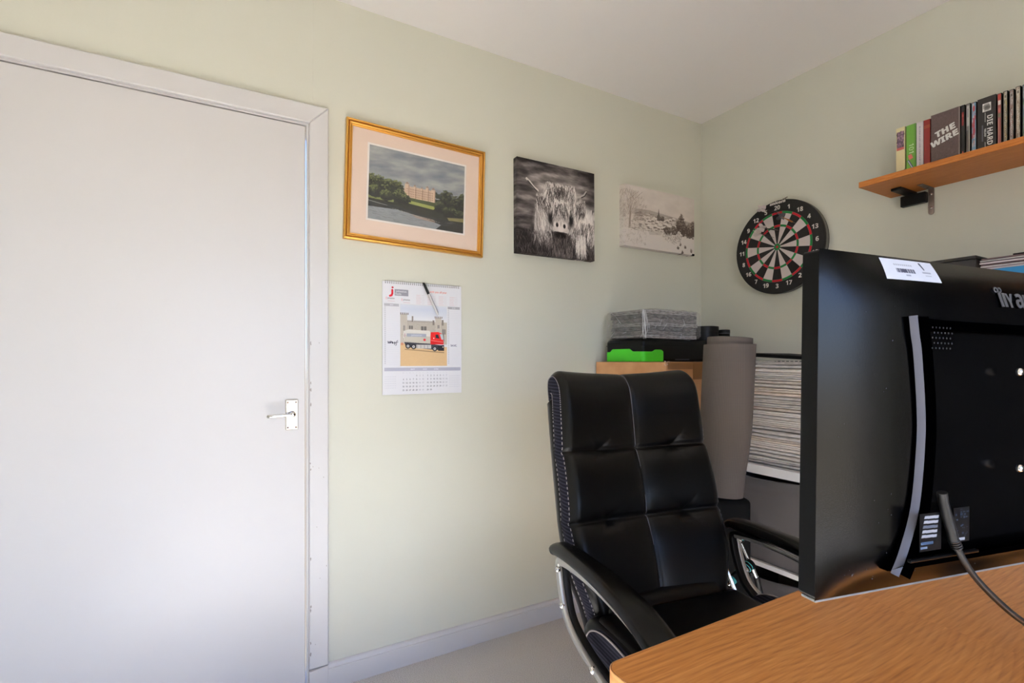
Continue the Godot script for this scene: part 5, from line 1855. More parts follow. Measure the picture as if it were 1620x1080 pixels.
func build_framed_print() -> void:
	var w := 0.557
	var h := 0.438
	var o := thing("framed_print", "gold framed landscape print of a castle above a lake", "framed picture", Vector3(0.6485, 1.8165, WALL_A + 0.001))
	o.rotation = Vector3(0, 0, deg_to_rad(-1.5))
	# moulding: stepped section, mitred at the corners; (in from the outer edge, out of the wall)
	var steps := [[0.0, 0.0], [0.0, 0.0165], [0.0015, 0.0195], [0.0045, 0.0210], [0.0072, 0.0195], [0.0080, 0.0175], [0.0084, 0.0120], [0.0100, 0.0112], [0.0106, 0.0150], [0.0125, 0.0172], [0.0150, 0.0172], [0.0172, 0.0155], [0.0178, 0.0118], [0.0192, 0.0112], [0.0197, 0.0132], [0.0215, 0.0140], [0.0232, 0.0128], [0.0238, 0.0100], [0.0238, 0.0040]]
	for side in 4:
		var v := PackedVector3Array()
		var idx := PackedInt32Array()
		for k in steps.size() - 1:
			for e in [steps[k], steps[k + 1]]:
				var i: float = e[0]
				var hw := w / 2 - i
				var hh := h / 2 - i
				match side:
					0: v.append_array([Vector3(-hw, hh, e[1]), Vector3(hw, hh, e[1])])
					1: v.append_array([Vector3(hw, hh, e[1]), Vector3(hw, -hh, e[1])])
					2: v.append_array([Vector3(hw, -hh, e[1]), Vector3(-hw, -hh, e[1])])
					3: v.append_array([Vector3(-hw, -hh, e[1]), Vector3(-hw, hh, e[1])])
			var b := k * 4
			idx.append_array([b, b + 2, b + 3, b, b + 3, b + 1])
		put("moulding", fin(v, idx, PackedVector2Array(), false), M.gold_leaf, o)
	put("backing", box(Vector3(w - 0.03, h - 0.03, 0.003), 0.0005), M.mount_core, o, Vector3(0, 0, 0.0025))
	# mount with a window cut in it
	var pw := 0.398
	var ph := 0.288
	var py := 0.006
	var list2 := []
	for e in [[Vector3(0, (h / 2 + py + ph / 2) / 2 - 0.006, 0), Vector3(w - 0.04, h / 2 - py - ph / 2 - 0.012, 0.0016)], [Vector3(0, (-h / 2 + py - ph / 2) / 2 + 0.006, 0), Vector3(w - 0.04, h / 2 + py - ph / 2 - 0.012, 0.0016)], [Vector3(-(w / 2 + pw / 2) / 2 + 0.005, py, 0), Vector3(w / 2 - pw / 2 - 0.010, ph, 0.0016)], [Vector3((w / 2 + pw / 2) / 2 - 0.005, py, 0), Vector3(w / 2 - pw / 2 - 0.010, ph, 0.0016)]]:
		list2.append(shift(box(e[1], 0.0002), e[0]))
	put("mount", join(list2), M.mount_board, o, Vector3(0, 0, 0.0066))
	var bevel := []
	for e in [[Vector3(0, py + ph / 2 - 0.0035, 0), Vector3(pw, 0.007, 0.0012)], [Vector3(0, py - ph / 2 + 0.0035, 0), Vector3(pw, 0.007, 0.0012)], [Vector3(-pw / 2 + 0.0035, py, 0), Vector3(0.007, ph - 0.014, 0.0012)], [Vector3(pw / 2 - 0.0035, py, 0), Vector3(0.007, ph - 0.014, 0.0012)]]:
		bevel.append(shift(box(e[1], 0.0002), e[0]))
	put("mount_edge", join(bevel), M.mount_core, o, Vector3(0, 0, 0.0062))
	put("print", slab(pw - 0.012, ph - 0.012, 0.0008), printed("castle_print", castle_image(), 0.5), o, Vector3(0, py, 0.0045))
	put("glass", box(Vector3(w - 0.044, h - 0.044, 0.0016), 0.0003), M.picture_glass, o, Vector3(0, 0, 0.0092))

func clump(p: Painter, rg: RandomNumberGenerator, cx: float, cy: float, rx: float, ry: float, n: int, dark: Color, light: Color) -> void:
	p.ell(cx, cy, rx * 0.92, ry * 0.92, dark)
	for k in n:
		var a := rg.randf() * TAU
		var r := sqrt(rg.randf())
		var x := cx + cos(a) * rx * r
		var y := cy + sin(a) * ry * r
		var lit := clampf(0.5 - (y - cy) / ry * 0.6 - (x - cx) / rx * 0.15 + rg.randf_range(-0.4, 0.4), 0, 1)
		p.ell(x, y, rg.randf_range(2.5, 6.5), rg.randf_range(2.0, 5.0), dark.lerp(light, pow(lit, 2.6)), 0.9)

func castle_image() -> Image:
	var p := Painter.new(480, 344, c8(120, 128, 138))
	var rg := RandomNumberGenerator.new()
	rg.seed = 31
	var n := noise(0.008, 71, 5)
	for y in 200:
		for x in 480:
			var c := n.get_noise_2d(x * 0.7, y * 2.2 + x * 0.2) * 0.5 + 0.5
			var k := clampf(c * 1.3 - 0.15 + 0.10 * y / 200.0, 0, 1)
			p.im.set_pixel(x, y, c8(108, 118, 130).lerp(c8(176, 176, 174), k))
	# ground
	p.rect(0, 196, 480, 344, c8(34, 36, 24))
	# wooded rise behind the castle
	for k in 16:
		clump(p, rg, 190 + k * 10, 178 + sin(k * 1.3) * 4, 14, 12, 26, c8(36, 44, 32), c8(74, 84, 56))
	# castle: long pale front with towers
	p.rect(176, 158, 326, 214, c8(196, 168, 146))
	for e in [[172, 150, 22], [214, 156, 14], [250, 160, 12], [276, 150, 16], [304, 154, 22]]:
		p.rect(e[0], e[1], e[0] + e[2], 214, c8(204, 176, 152))
		p.rect(e[0] + e[2] - 4, e[1], e[0] + e[2], 214, c8(160, 130, 112))
		for k in range(0, e[2], 4):
			p.rect(e[0] + k, e[1] - 4, e[0] + k + 2, e[1], c8(204, 176, 152))
		p.poly([Vector2(e[0] + 1, e[1] - 3), Vector2(e[0] + e[2] / 2.0, e[1] - 12), Vector2(e[0] + e[2] - 1, e[1] - 3)], c8(150, 124, 110))
	for r in 4:
		for k in 17:
			p.rect(182 + k * 8, 168 + r * 11, 185 + k * 8, 174 + r * 11, c8(132, 104, 88))
	p.rect(120, 170, 176, 196, c8(188, 160, 138), 0.8)
	# lawns
	p.poly([Vector2(190, 212), Vector2(340, 214), Vector2(330, 236), Vector2(200, 226)], c8(62, 72, 38))
	p.poly([Vector2(200, 226), Vector2(330, 234), Vector2(318, 250), Vector2(188, 240)], c8(150, 156, 84))
	p.poly([Vector2(0, 232), Vector2(120, 236), Vector2(120, 248), Vector2(0, 246)], c8(128, 138, 78))
	# trees on both sides
	for e in [[16, 172, 30, 42], [52, 178, 34, 46], [96, 186, 36, 44], [132, 178, 34, 36], [30, 212, 32, 30], [150, 214, 34, 34], [176, 224, 24, 22], [84, 222, 30, 26]]:
		clump(p, rg, e[0], e[1], e[2], e[3], 210, c8(12, 16, 12), c8(112, 120, 72))
	for e in [[386, 196, 42, 56], [352, 232, 28, 32], [440, 214, 40, 52], [470, 190, 26, 50], [404, 250, 44, 30], [462, 256, 34, 26]]:
		clump(p, rg, e[0], e[1], e[2], e[3], 210, c8(10, 13, 10), c8(84, 92, 58))
	p.poly([Vector2(390, 276), Vector2(480, 266), Vector2(480, 286), Vector2(400, 290)], c8(142, 132, 82), 0.9)
	# lake
	p.poly([Vector2(0, 256), Vector2(90, 258), Vector2(180, 270), Vector2(300, 284), Vector2(480, 298), Vector2(480, 344), Vector2(0, 344)], c8(36, 38, 36))
	p.poly([Vector2(0, 284), Vector2(140, 280), Vector2(260, 296), Vector2(360, 318), Vector2(330, 344), Vector2(0, 344)], c8(142, 146, 150))
	for k in 260:
		var y := rg.randf_range(260, 343)
		var x := rg.randf_range(0, 480)
		p.line(Vector2(x, y), Vector2(x + rg.randf_range(8, 30), y + 1), 1.2, 0.6, [c8(88, 92, 94), c8(170, 172, 172), c8(52, 54, 52)][k % 3], 0.45)
	p.poly([Vector2(210, 290), Vector2(320, 298), Vector2(330, 312), Vector2(230, 304)], c8(176, 146, 128), 0.6)
	p.line(Vector2(0, 258), Vector2(90, 268), 5, 2, c8(150, 152, 148), 0.8)
	for k in 26:
		var x := 120 + k * 9.0 + rg.randf_range(-3, 3)
		p.ell(x, 278 + k * 1.1 + rg.randf_range(-2, 2), 2.2, 1.3, c8(222, 218, 208))
	p.poly([Vector2(360, 320), Vector2(480, 308), Vector2(480, 344), Vector2(330, 344)], c8(28, 30, 26), 0.9)
	return p.im

func build_cow_canvas() -> void:
	var o := thing("canvas_print", "square black and white canvas print of a shaggy highland cow", "canvas print", Vector3(1.286, 1.832, WALL_A + 0.0008))
	put("canvas", slab(0.418, 0.408, 0.030, 0.06), printed("cow_print", cow_image(), 0.75, 0.3), o)
	put("stretcher", join([shift(box(Vector3(0.40, 0.02, 0.004), 0.001), Vector3(0, 0.19, 0.001)), shift(box(Vector3(0.40, 0.02, 0.004), 0.001), Vector3(0, -0.19, 0.001))]), M.bookcase_pine, o)
	o.rotation = Vector3(0, 0, 0.004)

func hair(p: Painter, rg: RandomNumberGenerator, n: int, x0: float, y0: float, x1: float, y1: float, dir: float, spread: float, length: float, tones: Array, wd := 1.6, al := 0.75) -> void:
	wd *= 1.7
	for k in int(n * 0.7):
		var a := Vector2(rg.randf_range(x0, x1), rg.randf_range(y0, y1))
		var d := dir + rg.randf_range(-spread, spread)
		var l := length * rg.randf_range(0.5, 1.3)
		var m := a + Vector2(sin(d), cos(d)) * l * 0.5
		d += rg.randf_range(-0.35, 0.35)
		var b := m + Vector2(sin(d), cos(d)) * l * 0.5
		var t: Color = tones[0].lerp(tones[1], rg.randf())
		p.line(a, m, wd, wd * 0.8, t, al)
		p.line(m, b, wd * 0.8, 0.4, t, al)

func cow_image() -> Image:
	var s := 400
	var p := Painter.new(s, s, c8(60, 54, 54))
	var rg := RandomNumberGenerator.new()
	rg.seed = 12
	var n := noise(0.007, 8, 5)
	for y in s:
		for x in s:
			var v := n.get_noise_2d(x * 0.9, y * 3.0) * 0.5 + 0.5
			var glow := exp(-pow((x - 200.0) / 150.0, 2) - pow((y - 120.0) / 130.0, 2))
			var k := clampf(-0.10 + 0.95 * pow(v, 1.5) + 0.42 * glow - 0.30 * smoothstep(250, 400, y) - 0.20 * smoothstep(60, 0, y), 0.03, 1)
			p.im.set_pixel(x, y, c8(34, 30, 31).lerp(c8(214, 204, 200), k))
	var white := c8(246, 240, 236)
	var pale := c8(206, 197, 193)
	var grey := c8(120, 111, 110)
	var dark := c8(30, 26, 27)
	# soft masses: shoulders, chest in shade, hindquarter
	for e in [[330, 250, 90, 100, pale, 0.9], [120, 250, 50, 90, pale, 0.85], [215, 160, 130, 90, c8(176, 167, 164), 0.9], [215, 350, 80, 70, c8(44, 38, 39), 0.95], [60, 370, 90, 50, c8(36, 31, 32), 0.9], [380, 390, 70, 40, c8(40, 34, 35), 0.9], [150, 380, 50, 40, c8(40, 34, 35), 0.8], [345, 230, 66, 90, white, 0.95], [130, 245, 30, 76, white, 0.8], [215, 120, 80, 50, white, 0.6]]:
		p.ell(e[0], e[1], e[2], e[3], e[4], e[5], 0.7)
	hair(p, rg, 700, 276, 170, 400, 320, -0.08, 0.35, 62, [white, pale], 2.0, 0.6)
	hair(p, rg, 240, 280, 230, 400, 350, -0.12, 0.3, 56, [grey, dark], 1.5, 0.6)
	hair(p, rg, 420, 84, 180, 168, 320, 0.2, 0.3, 56, [white, grey], 1.8, 0.6)
	hair(p, rg, 420, 0, 290, 176, 392, 0.1, 0.6, 28, [dark, grey], 1.5, 0.55)
	hair(p, rg, 380, 160, 296, 280, 390, 0.0, 0.2, 50, [c8(150, 141, 138), dark], 1.6, 0.7)
	hair(p, rg, 200, 330, 330, 400, 390, 0.0, 0.4, 30, [dark, grey], 1.6, 0.7)
	hair(p, rg, 110, 296, 290, 350, 350, 0.05, 0.2, 62, [white, pale], 2.2, 0.8)
	# ears hang under the horns
	p.ell(122, 172, 30, 40, pale, 0.8, 0.6)
	p.ell(322, 170, 30, 40, pale, 0.8, 0.6)
	hair(p, rg, 260, 92, 136, 148, 190, 0.35, 0.3, 42, [white, grey], 1.7, 0.7)
	hair(p, rg, 90, 96, 140, 146, 200, 0.35, 0.35, 34, [dark, grey], 1.4, 0.85)
	hair(p, rg, 260, 296, 128, 352, 190, -0.35, 0.35, 44, [white, grey], 1.7, 0.7)
	hair(p, rg, 90, 298, 140, 346, 200, -0.3, 0.35, 34, [dark, grey], 1.4, 0.85)
	# horns
	p.stroke([Vector2(46, 84), Vector2(62, 96), Vector2(80, 114), Vector2(100, 126)], 10, c8(206, 198, 194))
	p.stroke([Vector2(52, 92), Vector2(68, 106), Vector2(86, 122), Vector2(98, 130)], 4, c8(52, 45, 46))
	p.stroke([Vector2(354, 92), Vector2(342, 108), Vector2(324, 118), Vector2(300, 124)], 9, c8(180, 172, 168))
	p.stroke([Vector2(357, 94), Vector2(346, 111), Vector2(328, 121)], 4, c8(40, 34, 35))
	# face, eyes under the fringe
	p.ell(216, 170, 76, 100, c8(170, 161, 158), 0.9, 0.4)
	p.ell(166, 232, 20, 44, dark, 0.85, 0.6)
	p.ell(272, 228, 18, 46, dark, 0.85, 0.6)
	p.ell(168, 168, 15, 19, dark, 0.95, 0.5)
	p.ell(274, 168, 14, 21, dark, 0.95, 0.5)
	hair(p, rg, 820, 140, 78, 294, 168, 0.0, 0.4, 58, [white, pale], 2.0, 0.6)
	hair(p, rg, 420, 144, 84, 290, 190, 0.0, 0.45, 44, [grey, dark], 1.4, 0.6)
	hair(p, rg, 330, 180, 146, 258, 206, 0.0, 0.25, 54, [white, pale], 2.0, 0.65)
	hair(p, rg, 150, 184, 160, 258, 216, 0.0, 0.3, 32, [grey, dark], 1.3, 0.75)
	hair(p, rg, 90, 192, 92, 240, 126, 0.0, 0.7, 22, [dark, grey], 1.8, 0.75)
	# muzzle
	p.ell(216, 262, 42, 32, c8(226, 218, 214), 1.0, 0.2)
	p.ell(188, 280, 20, 16, c8(210, 201, 197), 0.9, 0.4)
	p.ell(246, 280, 20, 16, c8(210, 201, 197), 0.9, 0.4)
	p.ell(198, 260, 8, 12, dark, 1.0, 0.4)
	p.ell(236, 262, 8, 12, dark, 1.0, 0.4)
	p.ell(217, 254, 5, 16, grey, 0.5, 0.8)
	p.ell(216, 306, 38, 16, c8(22, 18, 19), 0.95, 0.4)
	p.line(Vector2(186, 292), Vector2(248, 294), 4, 4, dark, 0.9)
	hair(p, rg, 120, 178, 216, 258, 240, 0.0, 0.35, 20, [pale, grey], 1.4, 0.6)
	hair(p, rg, 90, 170, 300, 262, 330, 0.0, 0.3, 30, [dark, grey], 1.4, 0.6)
	# eyes and shaded cheeks show between the locks
	for e in [[170, 186, 10, 13], [268, 186, 9, 14], [164, 236, 11, 26], [270, 234, 10, 28]]:
		p.ell(e[0], e[1], e[2], e[3], dark, 0.85, 0.6)
	hair(p, rg, 26, 160, 160, 180, 190, 0.1, 0.3, 30, [white, pale], 1.2, 0.7)
	hair(p, rg, 26, 258, 160, 280, 190, -0.1, 0.3, 30, [white, pale], 1.2, 0.7)
	return p.im

func build_snow_canvas() -> void:
	var o := thing("canvas_print", "small pale canvas print of a snowy village with a church spire", "canvas print", Vector3(1.921, 1.8735, WALL_A + 0.0008))
	put("canvas", slab(0.490, 0.300, 0.034, 0.05), printed("snow_print", snow_image(), 0.75, 0.3), o)
	put("stretcher", join([shift(box(Vector3(0.47, 0.02, 0.004), 0.001), Vector3(0, 0.136, 0.001)), shift(box(Vector3(0.47, 0.02, 0.004), 0.001), Vector3(0, -0.136, 0.001))]), M.bookcase_pine, o)
	put("corner_tear", box(Vector3(0.020, 0.010, 0.012), 0.002), M.black_matt, o, Vector3(0.238, -0.147, 0.029))

func snow_image() -> Image:
	var w := 440
	var h := 270
	var p := Painter.new(w, h, c8(206, 196, 188))
	var rg := RandomNumberGenerator.new()
	rg.seed = 5
	var n := noise(0.01, 4, 3)
	for y in h:
		for x in w:
			p.im.set_pixel(x, y, c8(200, 189, 182).lerp(c8(222, 213, 206), clampf(0.6 + 0.35 * n.get_noise_2d(x, y * 2.0) + (0.25 if y > 190 else 0.0), 0, 1)))
	# far hills, roofs and hedges
	p.poly([Vector2(60, 100), Vector2(150, 96), Vector2(260, 104), Vector2(440, 118), Vector2(440, 130), Vector2(60, 122)], c8(168, 157, 150), 0.8)
	for k in 260:
		var x := rg.randf_range(40, 330)
		var y := rg.randf_range(108, 196)
		p.rect(x, y, x + rg.randf_range(4, 22), y + rg.randf_range(2, 6), [c8(120, 110, 104), c8(214, 205, 198), c8(150, 139, 132), c8(172, 161, 153)][k % 4], 0.7)
	for k in 26:
		var x := rg.randf_range(120, 300)
		var y := rg.randf_range(116, 170)
		p.poly([Vector2(x, y), Vector2(x + 9, y - 8), Vector2(x + 26, y - 4), Vector2(x + 20, y + 4)], c8(224, 216, 210), 0.85)
		p.rect(x + 2, y + 2, x + 18, y + 8, c8(128, 117, 110), 0.8)
	# spire
	p.poly([Vector2(200, 122), Vector2(206, 78), Vector2(212, 122)], c8(96, 86, 82))
	p.rect(196, 112, 216, 136, c8(110, 100, 95))
	clump(p, rg, 226, 124, 16, 12, 40, c8(96, 86, 80), c8(150, 140, 132))
	# dark trees at one side
	for e in [[352, 128, 20, 44], [366, 150, 22, 40], [404, 158, 34, 36], [330, 140, 14, 26], [428, 150, 20, 44], [262, 172, 26, 18], [304, 168, 24, 20]]:
		clump(p, rg, e[0], e[1], e[2], e[3], 80, c8(86, 74, 68), c8(150, 138, 128))
	# snow field and shrubs
	p.poly([Vector2(0, 200), Vector2(140, 190), Vector2(260, 214), Vector2(440, 196), Vector2(440, 270), Vector2(0, 270)], c8(220, 211, 206), 0.95)
	p.poly([Vector2(140, 190), Vector2(230, 186), Vector2(220, 200), Vector2(150, 206)], c8(196, 186, 180), 0.8)
	for k in 420:
		var a := rg.randf() * TAU
		var r := sqrt(rg.randf())
		var q := Vector2(296 + cos(a) * 62 * r, 196 + sin(a) * 34 * r)
		p.line(q, q + Vector2(rg.randf_range(-9, 9), rg.randf_range(-9, 4)), 1.4, 0.6, [c8(92, 80, 74), c8(226, 218, 212), c8(138, 125, 117)][k % 3], 0.75)
	for k in 320:
		var q := Vector2(rg.randf_range(0, 130), rg.randf_range(120, 260))
		p.line(q, q + Vector2(rg.randf_range(-6, 6), rg.randf_range(-14, -2)), 1.4, 0.6, [c8(130, 116, 106), c8(222, 213, 206), c8(164, 150, 140)][k % 3], 0.6)
	# the lacy bare tree
	for k in 9:
		var q := Vector2(30 + rg.randf_range(-6, 6), 190)
		p.stroke([q, q + Vector2(rg.randf_range(-4, 8), -60), q + Vector2(rg.randf_range(-14, 40), -120), q + Vector2(rg.randf_range(-26, 80), -168)], 1.6, c8(146, 131, 121), 0.8)
	for k in 900:
		var a := rg.randf_range(-1.1, 1.3)
		var r := rg.randf_range(40, 150)
		var q := Vector2(34, 170) + Vector2(sin(a) * r * 0.75, -cos(a) * r)
		p.line(q, q + Vector2(sin(a), -cos(a)).rotated(rg.randf_range(-0.8, 0.8)) * rg.randf_range(6, 18), 1.1, 0.4, c8(150, 136, 127), 0.55)
	for e in [[380, 236], [330, 244], [420, 250], [346, 228], [360, 262]]:
		clump(p, rg, e[0], e[1], 5, 7, 10, c8(110, 98, 92), c8(170, 158, 150))
	return p.im

func build_calendar() -> void:
	var w := 0.322
	var h := 0.430
	var o := thing("wall_calendar", "white wall calendar with a photograph of a red and white tanker lorry", "calendar", Vector3(0.6685, 1.250, WALL_A + 0.0006))
	var leafs := put("pages", grid(10, 6, func(a, b): return Vector3((b - 0.5) * w, (0.5 - a) * h, 0.0035 + 0.003 * sin(PI * a) + 0.004 * pow(a, 3.0)), true), printed("calendar_print", calendar_image(), 0.6, 0.35), o)
	put("back_board", box(Vector3(w - 0.001, h - 0.001, 0.002), 0.0004), mat("board_grey", Color(0.75, 0.74, 0.72), 0.8), o, Vector3(0, 0, 0.001))
	# wire comb along the top
	var loops := []
	for k in 38:
		loops.append([tube(circle(Vector3(-w / 2 + 0.012 + k * (w - 0.024) / 37.0, h / 2 - 0.002, 0.003), Vector3(1, 0, 0), 0.0036, 8), 0.0006, 4, true), Transform3D()])
	var comb := put("wire_comb", join(loops), mat("comb_grey", Color(0.50, 0.49, 0.49), 0.4, 0.5), o)
	comb.set_meta("kind", "stuff")
	put("nail", rod(Vector3(-0.001, h / 2 + 0.003, -0.0006), Vector3(-0.001, h / 2 + 0.003, 0.006), 0.0012, 8), M.steel, o)
	# pen hung at the top of the calendar
	var pen := thing("pen", "black capped clear pen hanging askew on the wall calendar", "pen", Vector3(0.664, 1.466, WALL_A + 0.020))
	var dir := Vector3(0.062, -0.125, -0.002).normalized()
	var rotm := Basis(Quaternion(Vector3.UP, dir))
	var cap := put("cap", lathe([Vector2(0.0022, 0.0), Vector2(0.0042, 0.003), Vector2(0.0052, 0.010), Vector2(0.0054, 0.046), Vector2(0.0053, 0.047)], 14), M.black_plastic, pen)
	cap.transform = Transform3D(rotm, Vector3.ZERO)
	var clip := put("clip", box(Vector3(0.0028, 0.036, 0.0016), 0.0006), M.black_plastic, pen)
	clip.transform = Transform3D(rotm, dir * 0.022 + Vector3(0, 0, 0.0062))
	var barrel := put("barrel", lathe([Vector2(0.0042, 0.047), Vector2(0.0043, 0.048), Vector2(0.0043, 0.130), Vector2(0.0034, 0.136), Vector2(0.0025, 0.137)], 14), M.pen_clear, pen)
	barrel.transform = Transform3D(rotm, Vector3.ZERO)
	var ink := put("ink_tube", lathe([Vector2(0.0014, 0.05), Vector2(0.0014, 0.128)], 8), M.cord_grey, pen)
	ink.transform = Transform3D(rotm, Vector3(0.003, 0.0015, 0.003))
	leafs.set_meta("label", "printed calendar pages for May and June")

func calendar_image() -> Image:
	var w := 640
	var h := 854
	var p := Painter.new(w, h, c8(226, 226, 231))
	var rg := RandomNumberGenerator.new()
	rg.seed = 9
	var grey := c8(150, 150, 158)
	var faint := c8(190, 190, 198)
	for k in 38:
		p.rect(22 + k * 16, 10, 28 + k * 16, 18, c8(120, 118, 120))
	# maker's mark: red j and a grey plate
	p.stroke([Vector2(76, 66), Vector2(76, 92), Vector2(70, 106), Vector2(58, 110)], 15, c8(202, 34, 52))
	p.ell(78, 46, 9, 8, c8(168, 28, 44))
	p.rect(94, 58, 200, 106, c8(142, 140, 150))
	p.text(glyph_triangles("johnston", font_bold), 146, 73, 14, c8(230, 230, 236))
	p.text(glyph_triangles("fuels", font_bold), 122, 93, 14, c8(230, 230, 236))
	for e in [[66, 128], [186, 134]]:
		p.text(glyph_triangles("johnston", font_bold), e[0], e[1], 11, c8(96, 86, 92), 0.0, 0.9, 0.8)
		p.rect(e[0] - 26, e[1] + 20, e[0] + 28, e[1] + 23, c8(206, 176, 182))
		p.rect(e[0] - 40, e[1] - 10, e[0] - 32, e[1] + 10, c8(226, 186, 190))
	p.text(glyph_triangles("with you all year", font_bold), 444, 60, 14, c8(214, 110, 96), 0.0, 1.0, 0.9)
	for c in 4:
		for r in 6:
			p.rect(262 + c * 92, 92 + r * 13, 262 + c * 92 + 34 + (r * 5 + c * 3) % 12, 95 + r * 13, c8(218, 188, 192))
			p.rect(304 + c * 92, 92 + r * 13, 330 + c * 92, 95 + r * 13, c8(214, 208, 212))
	# side columns for notes
	for e in [[14, "MAY", 126], [522, "JUNE", 626]]:
		p.rect(e[0], 168, e[2], 188, c8(168, 167, 174))
		p.text(glyph_triangles(e[1], font_bold), (e[0] + e[2]) / 2.0, 178, 9, c8(224, 224, 230))
		for r in 31:
			p.rect(e[0], 204 + r * 14, e[2], 205 + r * 14, c8(206, 206, 214))
			p.rect(e[0], 194 + r * 14, e[0] + 12, 201 + r * 14, c8(184, 184, 192), 0.7)
	# photograph
	p.rect(134, 166, 516, 640, c8(214, 215, 218))
	lorry(p, rg)
	# bar with the months and the small calendars
	p.rect(14, 650, 630, 676, c8(172, 172, 188))
	p.text(glyph_triangles("MAY", font_bold), 232, 663, 11, c8(226, 226, 236))
	p.text(glyph_triangles("2020", font_bold), 330, 663, 11, c8(226, 226, 236))
	p.text(glyph_triangles("JUNE", font_bold), 424, 663, 11, c8(226, 226, 236))
	for m in 2:
		for k in 7:
			p.text(glyph_triangles(["Mo", "Tu", "We", "Th", "Fr", "Sa", "Su"][k], font_plain), 160 + m * 194 + k * 26, 690, 6, faint)
		for d in (31 if m == 0 else 30):
			var at: int = d + (4 if m == 0 else 0)
			var wk := at % 7
			p.text(glyph_triangles(str(d + 1), font_bold), 160 + m * 194 + wk * 26, 712 + (at / 7) * 27.5, 12, c8(104, 104, 114) if wk < 5 else c8(168, 168, 178), 0.0, 1.0, 0.85)
	for e in [[18, 700], [536, 700]]:
		for r in 6:
			for c in 7:
				p.rect(e[0] + c * 13, e[1] + 16 + r * 17, e[0] + c * 13 + 6, e[1] + 20 + r * 17, c8(192, 192, 202), 0.8)
	# handwriting
	var ink := c8(40, 40, 56)
	p.stroke([Vector2(40, 452), Vector2(44, 468), Vector2(50, 454), Vector2(55, 468), Vector2(61, 450), Vector2(62, 466), Vector2(70, 452), Vector2(74, 468), Vector2(80, 460), Vector2(76, 456), Vector2(74, 464), Vector2(82, 468)], 4, ink)
	p.stroke([Vector2(92, 456), Vector2(86, 462), Vector2(90, 468), Vector2(98, 458), Vector2(96, 470), Vector2(90, 478)], 3.5, ink)
	p.stroke([Vector2(116, 444), Vector2(108, 452), Vector2(106, 474), Vector2(100, 484)], 3.5, ink)
	p.stroke([Vector2(102, 462), Vector2(120, 456)], 3, ink)
	p.stroke([Vector2(548, 470), Vector2(550, 484), Vector2(558, 478), Vector2(550, 470)], 2.6, c8(60, 60, 96))
	p.stroke([Vector2(560, 484), Vector2(564, 470), Vector2(570, 484)], 2.6, c8(60, 60, 96))
	p.stroke([Vector2(573, 470), Vector2(578, 484), Vector2(583, 470)], 2.6, c8(60, 60, 96))
	p.stroke([Vector2(596, 470), Vector2(587, 472), Vector2(588, 484), Vector2(598, 482)], 2.6, c8(60, 60, 96))
	return p.im

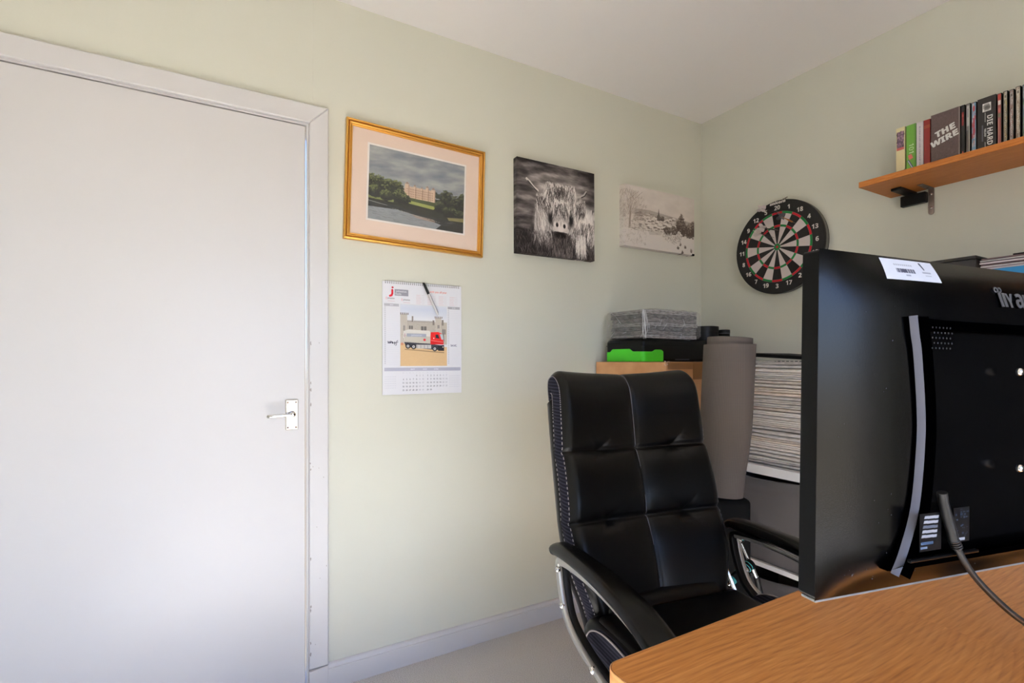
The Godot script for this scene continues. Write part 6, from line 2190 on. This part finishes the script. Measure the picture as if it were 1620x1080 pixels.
func lorry(p: Painter, rg: RandomNumberGenerator) -> void:
	# sky, grey castle wall with towers, sandy ground
	for y in range(170, 330):
		var t := (y - 170) / 160.0
		p.rect(136, y, 514, y + 1, c8(204, 210, 224).lerp(c8(228, 228, 230), clampf(absf(t - 0.2) * 1.6, 0, 1)))
	var stone := c8(176, 168, 158)
	var shade := c8(128, 120, 114)
	p.rect(136, 296, 514, 470, stone)
	p.rect(136, 244, 190, 470, c8(186, 178, 168))
	p.rect(226, 256, 238, 300, shade)
	p.rect(416, 262, 468, 470, c8(186, 178, 168))
	p.rect(394, 282, 410, 320, shade)
	p.rect(470, 276, 486, 320, shade)
	for e in [[136, 232, 58], [412, 250, 62]]:
		for k in range(0, e[2], 14):
			p.rect(e[0] + k, e[1], e[0] + k + 8, e[1] + 16, c8(120, 112, 106))
	for k in 22:
		p.rect(192 + k * 10, 288, 198 + k * 10, 300, shade)
	for k in 260:
		var x := rg.randf_range(136, 506)
		var y := rg.randf_range(300, 460)
		p.rect(x, y, x + rg.randf_range(3, 8), y + rg.randf_range(1, 4), [shade, c8(200, 193, 183)][k % 2], 0.4)
	for e in [[204, 330, 30, 26], [300, 332, 44, 34], [436, 318, 14, 26], [160, 330, 12, 40], [160, 400, 12, 34], [476, 350, 26, 40]]:
		p.rect(e[0], e[1], e[0] + e[2], e[1] + e[3], c8(104, 100, 98))
		p.line(Vector2(e[0] + e[2] / 2.0, e[1]), Vector2(e[0] + e[2] / 2.0, e[1] + e[3]), 3, 3, c8(190, 184, 176))
	p.poly([Vector2(136, 466), Vector2(514, 490), Vector2(514, 638), Vector2(136, 638)], c8(206, 174, 132))
	for k in 500:
		var x := rg.randf_range(136, 510)
		var y := rg.randf_range(500, 636)
		p.rect(x, y, x + rg.randf_range(4, 16), y + 1, c8(194, 160, 116).lerp(c8(220, 190, 150), rg.randf()), 0.6)
	# tank
	p.poly([Vector2(160, 372), Vector2(196, 360), Vector2(366, 364), Vector2(376, 372), Vector2(376, 458), Vector2(300, 462), Vector2(170, 448), Vector2(158, 420)], c8(214, 211, 204))
	p.poly([Vector2(160, 400), Vector2(376, 410), Vector2(376, 458), Vector2(300, 462), Vector2(170, 448)], c8(184, 178, 164), 0.8)
	p.rect(186, 390, 342, 414, c8(156, 160, 174))
	p.text(glyph_triangles("johnston", font_bold), 264, 402, 14, c8(196, 200, 212))
	p.stroke([Vector2(172, 392), Vector2(172, 408), Vector2(166, 414)], 6, c8(190, 150, 168))
	p.ell(328, 436, 12, 10, c8(196, 50, 56))
	p.ell(150, 470, 12, 12, c8(190, 130, 104))
	# chassis, wheels
	p.poly([Vector2(166, 456), Vector2(380, 466), Vector2(484, 480), Vector2(486, 516), Vector2(380, 510), Vector2(180, 494)], c8(58, 58, 66))
	p.rect(262, 474, 382, 504, c8(190, 188, 186))
	for k in 4:
		p.rect(268 + k * 28, 478, 272 + k * 28, 502, c8(130, 130, 132))
	for e in [[196, 486, 22], [240, 490, 22], [412, 504, 22]]:
		p.ell(e[0], e[1], e[2], e[2], c8(34, 34, 40))
		p.ell(e[0], e[1], 12, 12, c8(206, 204, 206))
		p.ell(e[0], e[1], 5, 5, c8(90, 90, 96))
	# cab
	p.poly([Vector2(378, 376), Vector2(440, 372), Vector2(470, 384), Vector2(482, 430), Vector2(486, 466), Vector2(376, 468)], c8(218, 40, 38))
	p.poly([Vector2(376, 440), Vector2(486, 446), Vector2(486, 470), Vector2(376, 470)], c8(196, 28, 30))
	p.poly([Vector2(418, 394), Vector2(440, 392), Vector2(452, 424), Vector2(420, 420)], c8(40, 44, 54))
	p.poly([Vector2(452, 386), Vector2(476, 390), Vector2(488, 430), Vector2(468, 432)], c8(176, 190, 196))
	p.line(Vector2(484, 384), Vector2(488, 440), 5, 4, c8(60, 50, 52))
	p.line(Vector2(382, 440), Vector2(480, 452), 3, 3, c8(236, 170, 160))
	p.poly([Vector2(436, 478), Vector2(490, 474), Vector2(490, 520), Vector2(440, 520)], c8(38, 38, 44))
	p.ell(480, 490, 5, 5, c8(230, 226, 214))
	p.ell(404, 422, 5, 6, c8(236, 220, 214))
	p.poly([Vector2(170, 508), Vector2(490, 530), Vector2(490, 538), Vector2(170, 514)], c8(120, 98, 72), 0.7)
